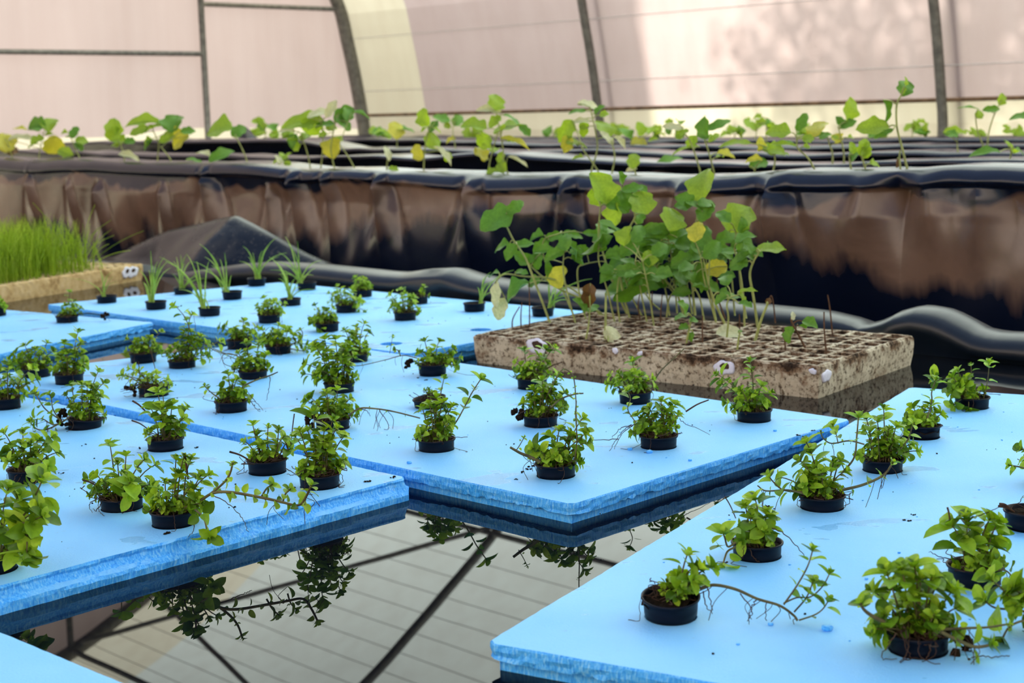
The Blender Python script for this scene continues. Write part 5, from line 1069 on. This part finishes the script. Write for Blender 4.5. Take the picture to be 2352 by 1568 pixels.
Bs(0, (712, 381), [(704, 345), (690, 305)], [(655, 296, 40, 16, 165, P_), (700, 310, 30, 20, 60, G_), (672, 322, 30, 20, 240, 'egg')], 'left stem of the dense clump beside the corner arch')
Bs(0, (737, 384), [(742, 330), (738, 280)], [(692, 272, 90, 32, 175, G_), (730, 258, 46, 18, 30, P_), (715, 290, 44, 36, 250, G_), (760, 250, 40, 16, 60, P_), (745, 285, 40, 20, 20, 'egg')], 'middle stem of the dense clump with a long bright leaf to the left')
Bs(0, (768, 386), [(760, 340), (770, 285), (778, 260)], [(790, 262, 50, 26, 40, 'egg'), (770, 338, 48, 40, 80, Y_), (800, 258, 40, 20, 80, 'egg'), (790, 280, 40, 22, 330, 'egg')], 'right stem of the dense clump with a drooping yellow leaf')
Bs(0, (815, 388), [(800, 360), (780, 330)], [(830, 258, 36, 14, 0, 'egg')], 'slanting stem just right of the dense clump')
Bs(0, (888, 389), [(890, 365), (892, 350)], [(892, 350, 34, 12, 95, P_), (905, 388, 22, 12, 0, G_)], 'tiny single-leaf sprout right of the corner arch')
Bs(0, (973, 393), [(976, 340), (985, 300), (1000, 280)], [(975, 270, 36, 28, 110, G_), (960, 350, 34, 24, 120, Y_), (992, 322, 34, 34, 60, G_), (1020, 352, 50, 18, 330, P_), (995, 290, 30, 16, 60, 'egg'), (1028, 360, 20, 14, 260, G_)], 'upright plant right of the corner arch with a pale lower leaf')
Bs(2, (912, 333), [(912, 310)], [(910, 297, 40, 28, 90, Y_), (930, 295, 36, 18, 10, 'egg')], 'yellow-leaved plant farther back right of the corner arch')
Bs(2, (1045, 335), [(1040, 300), (1045, 280)], [(1015, 272, 36, 18, 160, 'egg'), (1052, 275, 30, 18, 50, 'egg'), (1035, 322, 20, 14, 190, Y_)], 'thin dark-leaved plant farther back, left of the tall centre plant')
Bs(0, (1122, 390), [(1130, 350), (1145, 300)], [(1088, 290, 54, 34, 170, G_), (1105, 353, 34, 36, 120, Y_), (1112, 325, 32, 30, 230, G_)], 'left stem of the tall centre plant')
Bs(0, (1156, 394), [(1155, 340), (1142, 270), (1138, 240)], [(1140, 233, 36, 32, 80, 'eggl'), (1125, 248, 48, 16, 160, P_), (1165, 290, 60, 40, 30, G_), (1185, 322, 60, 18, 355, Y_), (1180, 268, 40, 14, 350, 'egg'), (1135, 275, 30, 20, 200, G_), (1205, 300, 30, 16, 320, 'egg')], 'tall centre plant with a tiered bright head')
Bs(0, (1166, 396), [(1160, 388)], [(1152, 384, 24, 20, 130, G_), (1190, 368, 44, 12, 340, P_), (1150, 362, 26, 14, 80, G_)], 'little leaves at the foot of the tall centre plant')
Bs(0, (1375, 396), [(1360, 372), (1340, 345), (1335, 330)], [(1300, 300, 50, 26, 240, G_), (1325, 325, 44, 26, 10, G_), (1300, 330, 36, 22, 260, Y_)], 'curved pale stem left of the second arch')
Bs(0, (1358, 393), [(1372, 340), (1365, 290), (1355, 245)], [(1352, 235, 44, 20, 10, P_), (1325, 252, 36, 12, 170, 'egg'), (1390, 290, 50, 36, 100, G_), (1335, 276, 34, 14, 170, P_), (1340, 295, 34, 18, 280, G_), (1375, 250, 26, 12, 60, 'egg')], 'tall plant in front of the second arch')
Bs(0, (1406, 395), [(1412, 360), (1405, 325)], [(1428, 325, 34, 14, 330, P_), (1395, 315, 36, 14, 130, P_)], 'short straight plant right of the second arch')
Bs(0, (1460, 399), [(1455, 385)], [(1455, 368, 34, 22, 80, G_), (1450, 388, 22, 10, 180, P_)], 'knee-high sprout between the second arch and the tall bright tray leaf')
Bs(1, (1520, 385), [(1530, 370)], [(1533, 365, 60, 18, 40, 'egg')], 'narrow leaf slanting out of the second bed')
Bs(3, (1480, 335), [(1475, 310)], [(1470, 295, 30, 20, 90, G_), (1440, 305, 36, 28, 120, 'egg'), (1500, 300, 26, 14, 40, G_), (1468, 330, 34, 26, 0, Y_)], 'leafy plant on the farther beds right of the second arch')
Bs(0, (1608, 394), [(1595, 350), (1580, 315), (1558, 295)], [(1545, 290, 40, 14, 170, P_), (1565, 305, 30, 14, 200, G_), (1575, 335, 56, 16, 175, G_), (1590, 325, 30, 18, 60, G_)], 'left one of two crossing stems above the tall tray seedlings')
Bs(0, (1640, 397), [(1628, 350), (1615, 310)], [(1618, 293, 46, 34, 110, 'egg'), (1650, 283, 54, 16, 30, 'egg'), (1668, 356, 38, 20, 350, Y_), (1640, 315, 30, 10, 40, G_)], 'right one of two crossing stems above the tall tray seedlings')
Bs(0, (1733, 395), [(1735, 385)], [(1742, 375, 38, 24, 20, 'egg'), (1732, 365, 34, 16, 170, Y_)], 'low plant with a dark cupped leaf on the nearest bed')
Bs(0, (1775, 398), [(1780, 370), (1778, 345)], [(1787, 342, 46, 26, 10, G_), (1770, 340, 30, 30, 100, G_), (1800, 325, 40, 10, 20, 'egg'), (1745, 330, 30, 24, 80, Y_), (1690, 320, 60, 14, 165, G_)], 'stocky plant with a fringed bright head')
Bs(0, (1872, 392), [(1855, 362), (1832, 340), (1830, 315)], [(1790, 297, 48, 28, 165, G_), (1842, 280, 40, 18, 60, 'egg'), (1875, 290, 46, 36, 70, Y_), (1800, 330, 50, 12, 170, G_), (1880, 310, 30, 12, 20, 'egg')], 'bent plant with an orange-edged leaf among its green ones')
Bs(0, (1955, 391), [(1952, 370), (1950, 358)], [(1958, 340, 26, 16, 100, G_), (1970, 352, 34, 26, 200, 'egg')], 'left stem of a small round plant on the nearest bed')
Bs(0, (1988, 390), [(1982, 368), (1975, 350)], [(1985, 338, 36, 24, 60, G_), (1990, 350, 24, 20, 300, G_), (1965, 345, 30, 16, 190, 'egg')], 'right stem of a small round plant on the nearest bed')
Bs(0, (2084, 389), [(2072, 340), (2060, 290), (2060, 240), (2072, 215)], [(2080, 200, 40, 28, 70, 'egg'), (2042, 255, 50, 22, 300, 'egg'), (2008, 288, 62, 32, 175, G_), (2030, 305, 40, 10, 200, 'egg')], 'tallest bed plant, single spire with a cup-shaped top leaf', rad=.003)
Bs(0, (2068, 388), [(2066, 360), (2068, 345)], [(2062, 375, 18, 8, 270, 'eggd')], 'dried stalk at the foot of the tallest bed plant')
Bs(1, (1912, 353), [(1905, 330), (1900, 312)], [(1895, 310, 26, 14, 40, 'egg'), (1920, 318, 22, 22, 120, Y_)], 'thin stem with a yellow leaf on the second bed')
Bs(1, (1938, 352), [(1932, 320), (1925, 290)], [(1955, 252, 48, 36, 75, G_), (1928, 280, 26, 18, 110, 'egg'), (1948, 285, 36, 16, 30, 'egg')], 'plant holding one big sunlit leaf up before the pale lower wall')
Bs(2, (2200, 349), [(2198, 325)], [(2195, 300, 50, 16, 10, G_), (2185, 305, 30, 16, 150, 'egg')], 'small flat-topped plant at the foot of the right-hand arch')
Bs(2, (2258, 336), [(2245, 300), (2240, 262)], [(2225, 245, 40, 12, 165, 'egg'), (2250, 262, 20, 16, 60, G_)], 'left stem of the slender forked plant right of the right-hand arch')
Bs(2, (2268, 334), [(2272, 300), (2285, 260), (2300, 230)], [(2278, 250, 36, 12, 10, 'egg'), (2300, 228, 26, 16, 70, G_)], 'right stem of the slender forked plant right of the right-hand arch')
Bs(1, (2315, 380), [(2322, 355), (2320, 335)], [(2262, 346, 58, 20, 175, 'egg'), (2322, 335, 30, 14, 100, G_), (2345, 345, 24, 14, 350, 'egg')], 'plant with a flat dark leaf reaching left at the right edge of the beds')
Bs(1, (2370, 370), [(2362, 300), (2358, 268)], [(2345, 262, 40, 16, 170, 'egg')], 'leaf tip entering at the right edge above the beds')
BK = 'tiny distant plant on the farthest beds'
for (x, y, h, rw) in ((1690, 325, 40, 4), (1735, 320, 48, 4), (1760, 322, 50, 3), (2095, 318, 34, 5), (2130, 320, 20, 5), (1270, 322, 22, 5), (1300, 322, 18, 5), (870, 325, 30, 3), (610, 322, 40, 3), (590, 322, 22, 4), (1420, 325, 36, 5), (1080, 322, 22, 5), (2240, 318, 16, 5), (2330, 318, 18, 5), (1550, 320, 30, 4), (650, 322, 20, 3), (1510, 322, 25, 5), (1850, 318, 14, 5), (2020, 318, 12, 5)):
    r_ = random.Random(x); Bs(rw, (x, y), [(x + r_.uniform(-6, 6), y - h * .6), (x + r_.uniform(-8, 8), y - h)], [(x + r_.uniform(-14, 14), y - h * r_.uniform(.6, 1.05), r_.uniform(18, 30), r_.uniform(10, 20), r_.uniform(0, 180), r_.choice(['egg', G_, G_])) for _ in range(3)], BK)

# ---------------------------------------------------------------- crumbs on the rafts
rng = random.Random(12); mb = MB()
def free(p): return all(math.hypot(p[0] - h[0], p[1] - h[1]) > h[2] + .006 for k in HOLES for h in HOLES[k])
for (x, y, r) in ((855, 1107, .004), (905, 1097, .0035), (415, 1018, .004), (403, 1013, .004), (452, 1028, .0035), (322, 1030, .004), (194, 1022, .003), (142, 1087, .003), (532, 1167, .003), (388, 1228, .0045), (555, 1020, .0035), (675, 1120, .003), (1210, 1078, .004), (1225, 1072, .004), (1195, 1085, .003), (1185, 1102, .0025), (1590, 885, .003), (1380, 1180, .0015), (800, 925, .002), (2082, 1195, .0025), (1760, 1163, .003), (2100, 1182, .0025), (1840, 1000, .0035), (1865, 990, .0025), (960, 868, .003), (982, 873, .003)):
    p = on_z(x, y, ZT)
    for i in range(3): mb.blob(p + np.array([rng.gauss(0, r), rng.gauss(0, r), r * .25]), r * rng.uniform(.3, .62), rng, 6, (rng.uniform(.7, 1.5), rng.uniform(.7, 1.4), .6), .45)
n = 0
while n < 260:
    k = rng.choice('AABBBCD'); P = RAFTS[k]; a, b = rng.uniform(.04, .96), rng.uniform(.04, .96)
    q = P[0] + (P[1] - P[0]) * a + (P[3] - P[0]) * b; p = np.array([q[0], q[1], ZT])
    if not free(p): continue
    n += 1; r = rng.choice((.0007, .0008, .001, .0014)); mb.blob(p + np.array([0, 0, r * .4]), r, rng, 4)
tag(mb.build('soil_crumbs', MT['soil']), 'dark soil crumbs scattered over the blue rafts', 'soil crumbs', kind='stuff')
mb = MB()
for (x, y, r) in ((1900, 1447, .006), (2072, 1283, .0025), (2040, 1298, .002), (2065, 1270, .002), (1990, 1330, .002), (1770, 1435, .003), (1447, 1033, .004), (1492, 1040, .005), (1585, 1058, .003), (940, 1064, .004), (1780, 990, .003), (2120, 1340, .002), (1695, 1480, .002)):
    p = on_z(x, y, ZT); mb.blob(p + np.array([0, 0, r * .4]), r, rng, 9, (1, .9, .6), .07)
n = 0
while n < 60:
    P = RAFTS[rng.choice('DDB')]; a, b = rng.uniform(.04, .96), rng.uniform(.04, .96); q = P[0] + (P[1] - P[0]) * a + (P[3] - P[0]) * b; p = np.array([q[0], q[1], ZT])
    if not free(p): continue
    n += 1; mb.blob(p + np.array([0, 0, .0003]), rng.uniform(.0008, .0018), rng, 4, (1, 1, .6))
tag(mb.build('foam_crumbs', MT['foam']), 'small blue foam crumbs lying on the rafts', 'foam crumbs', kind='stuff')
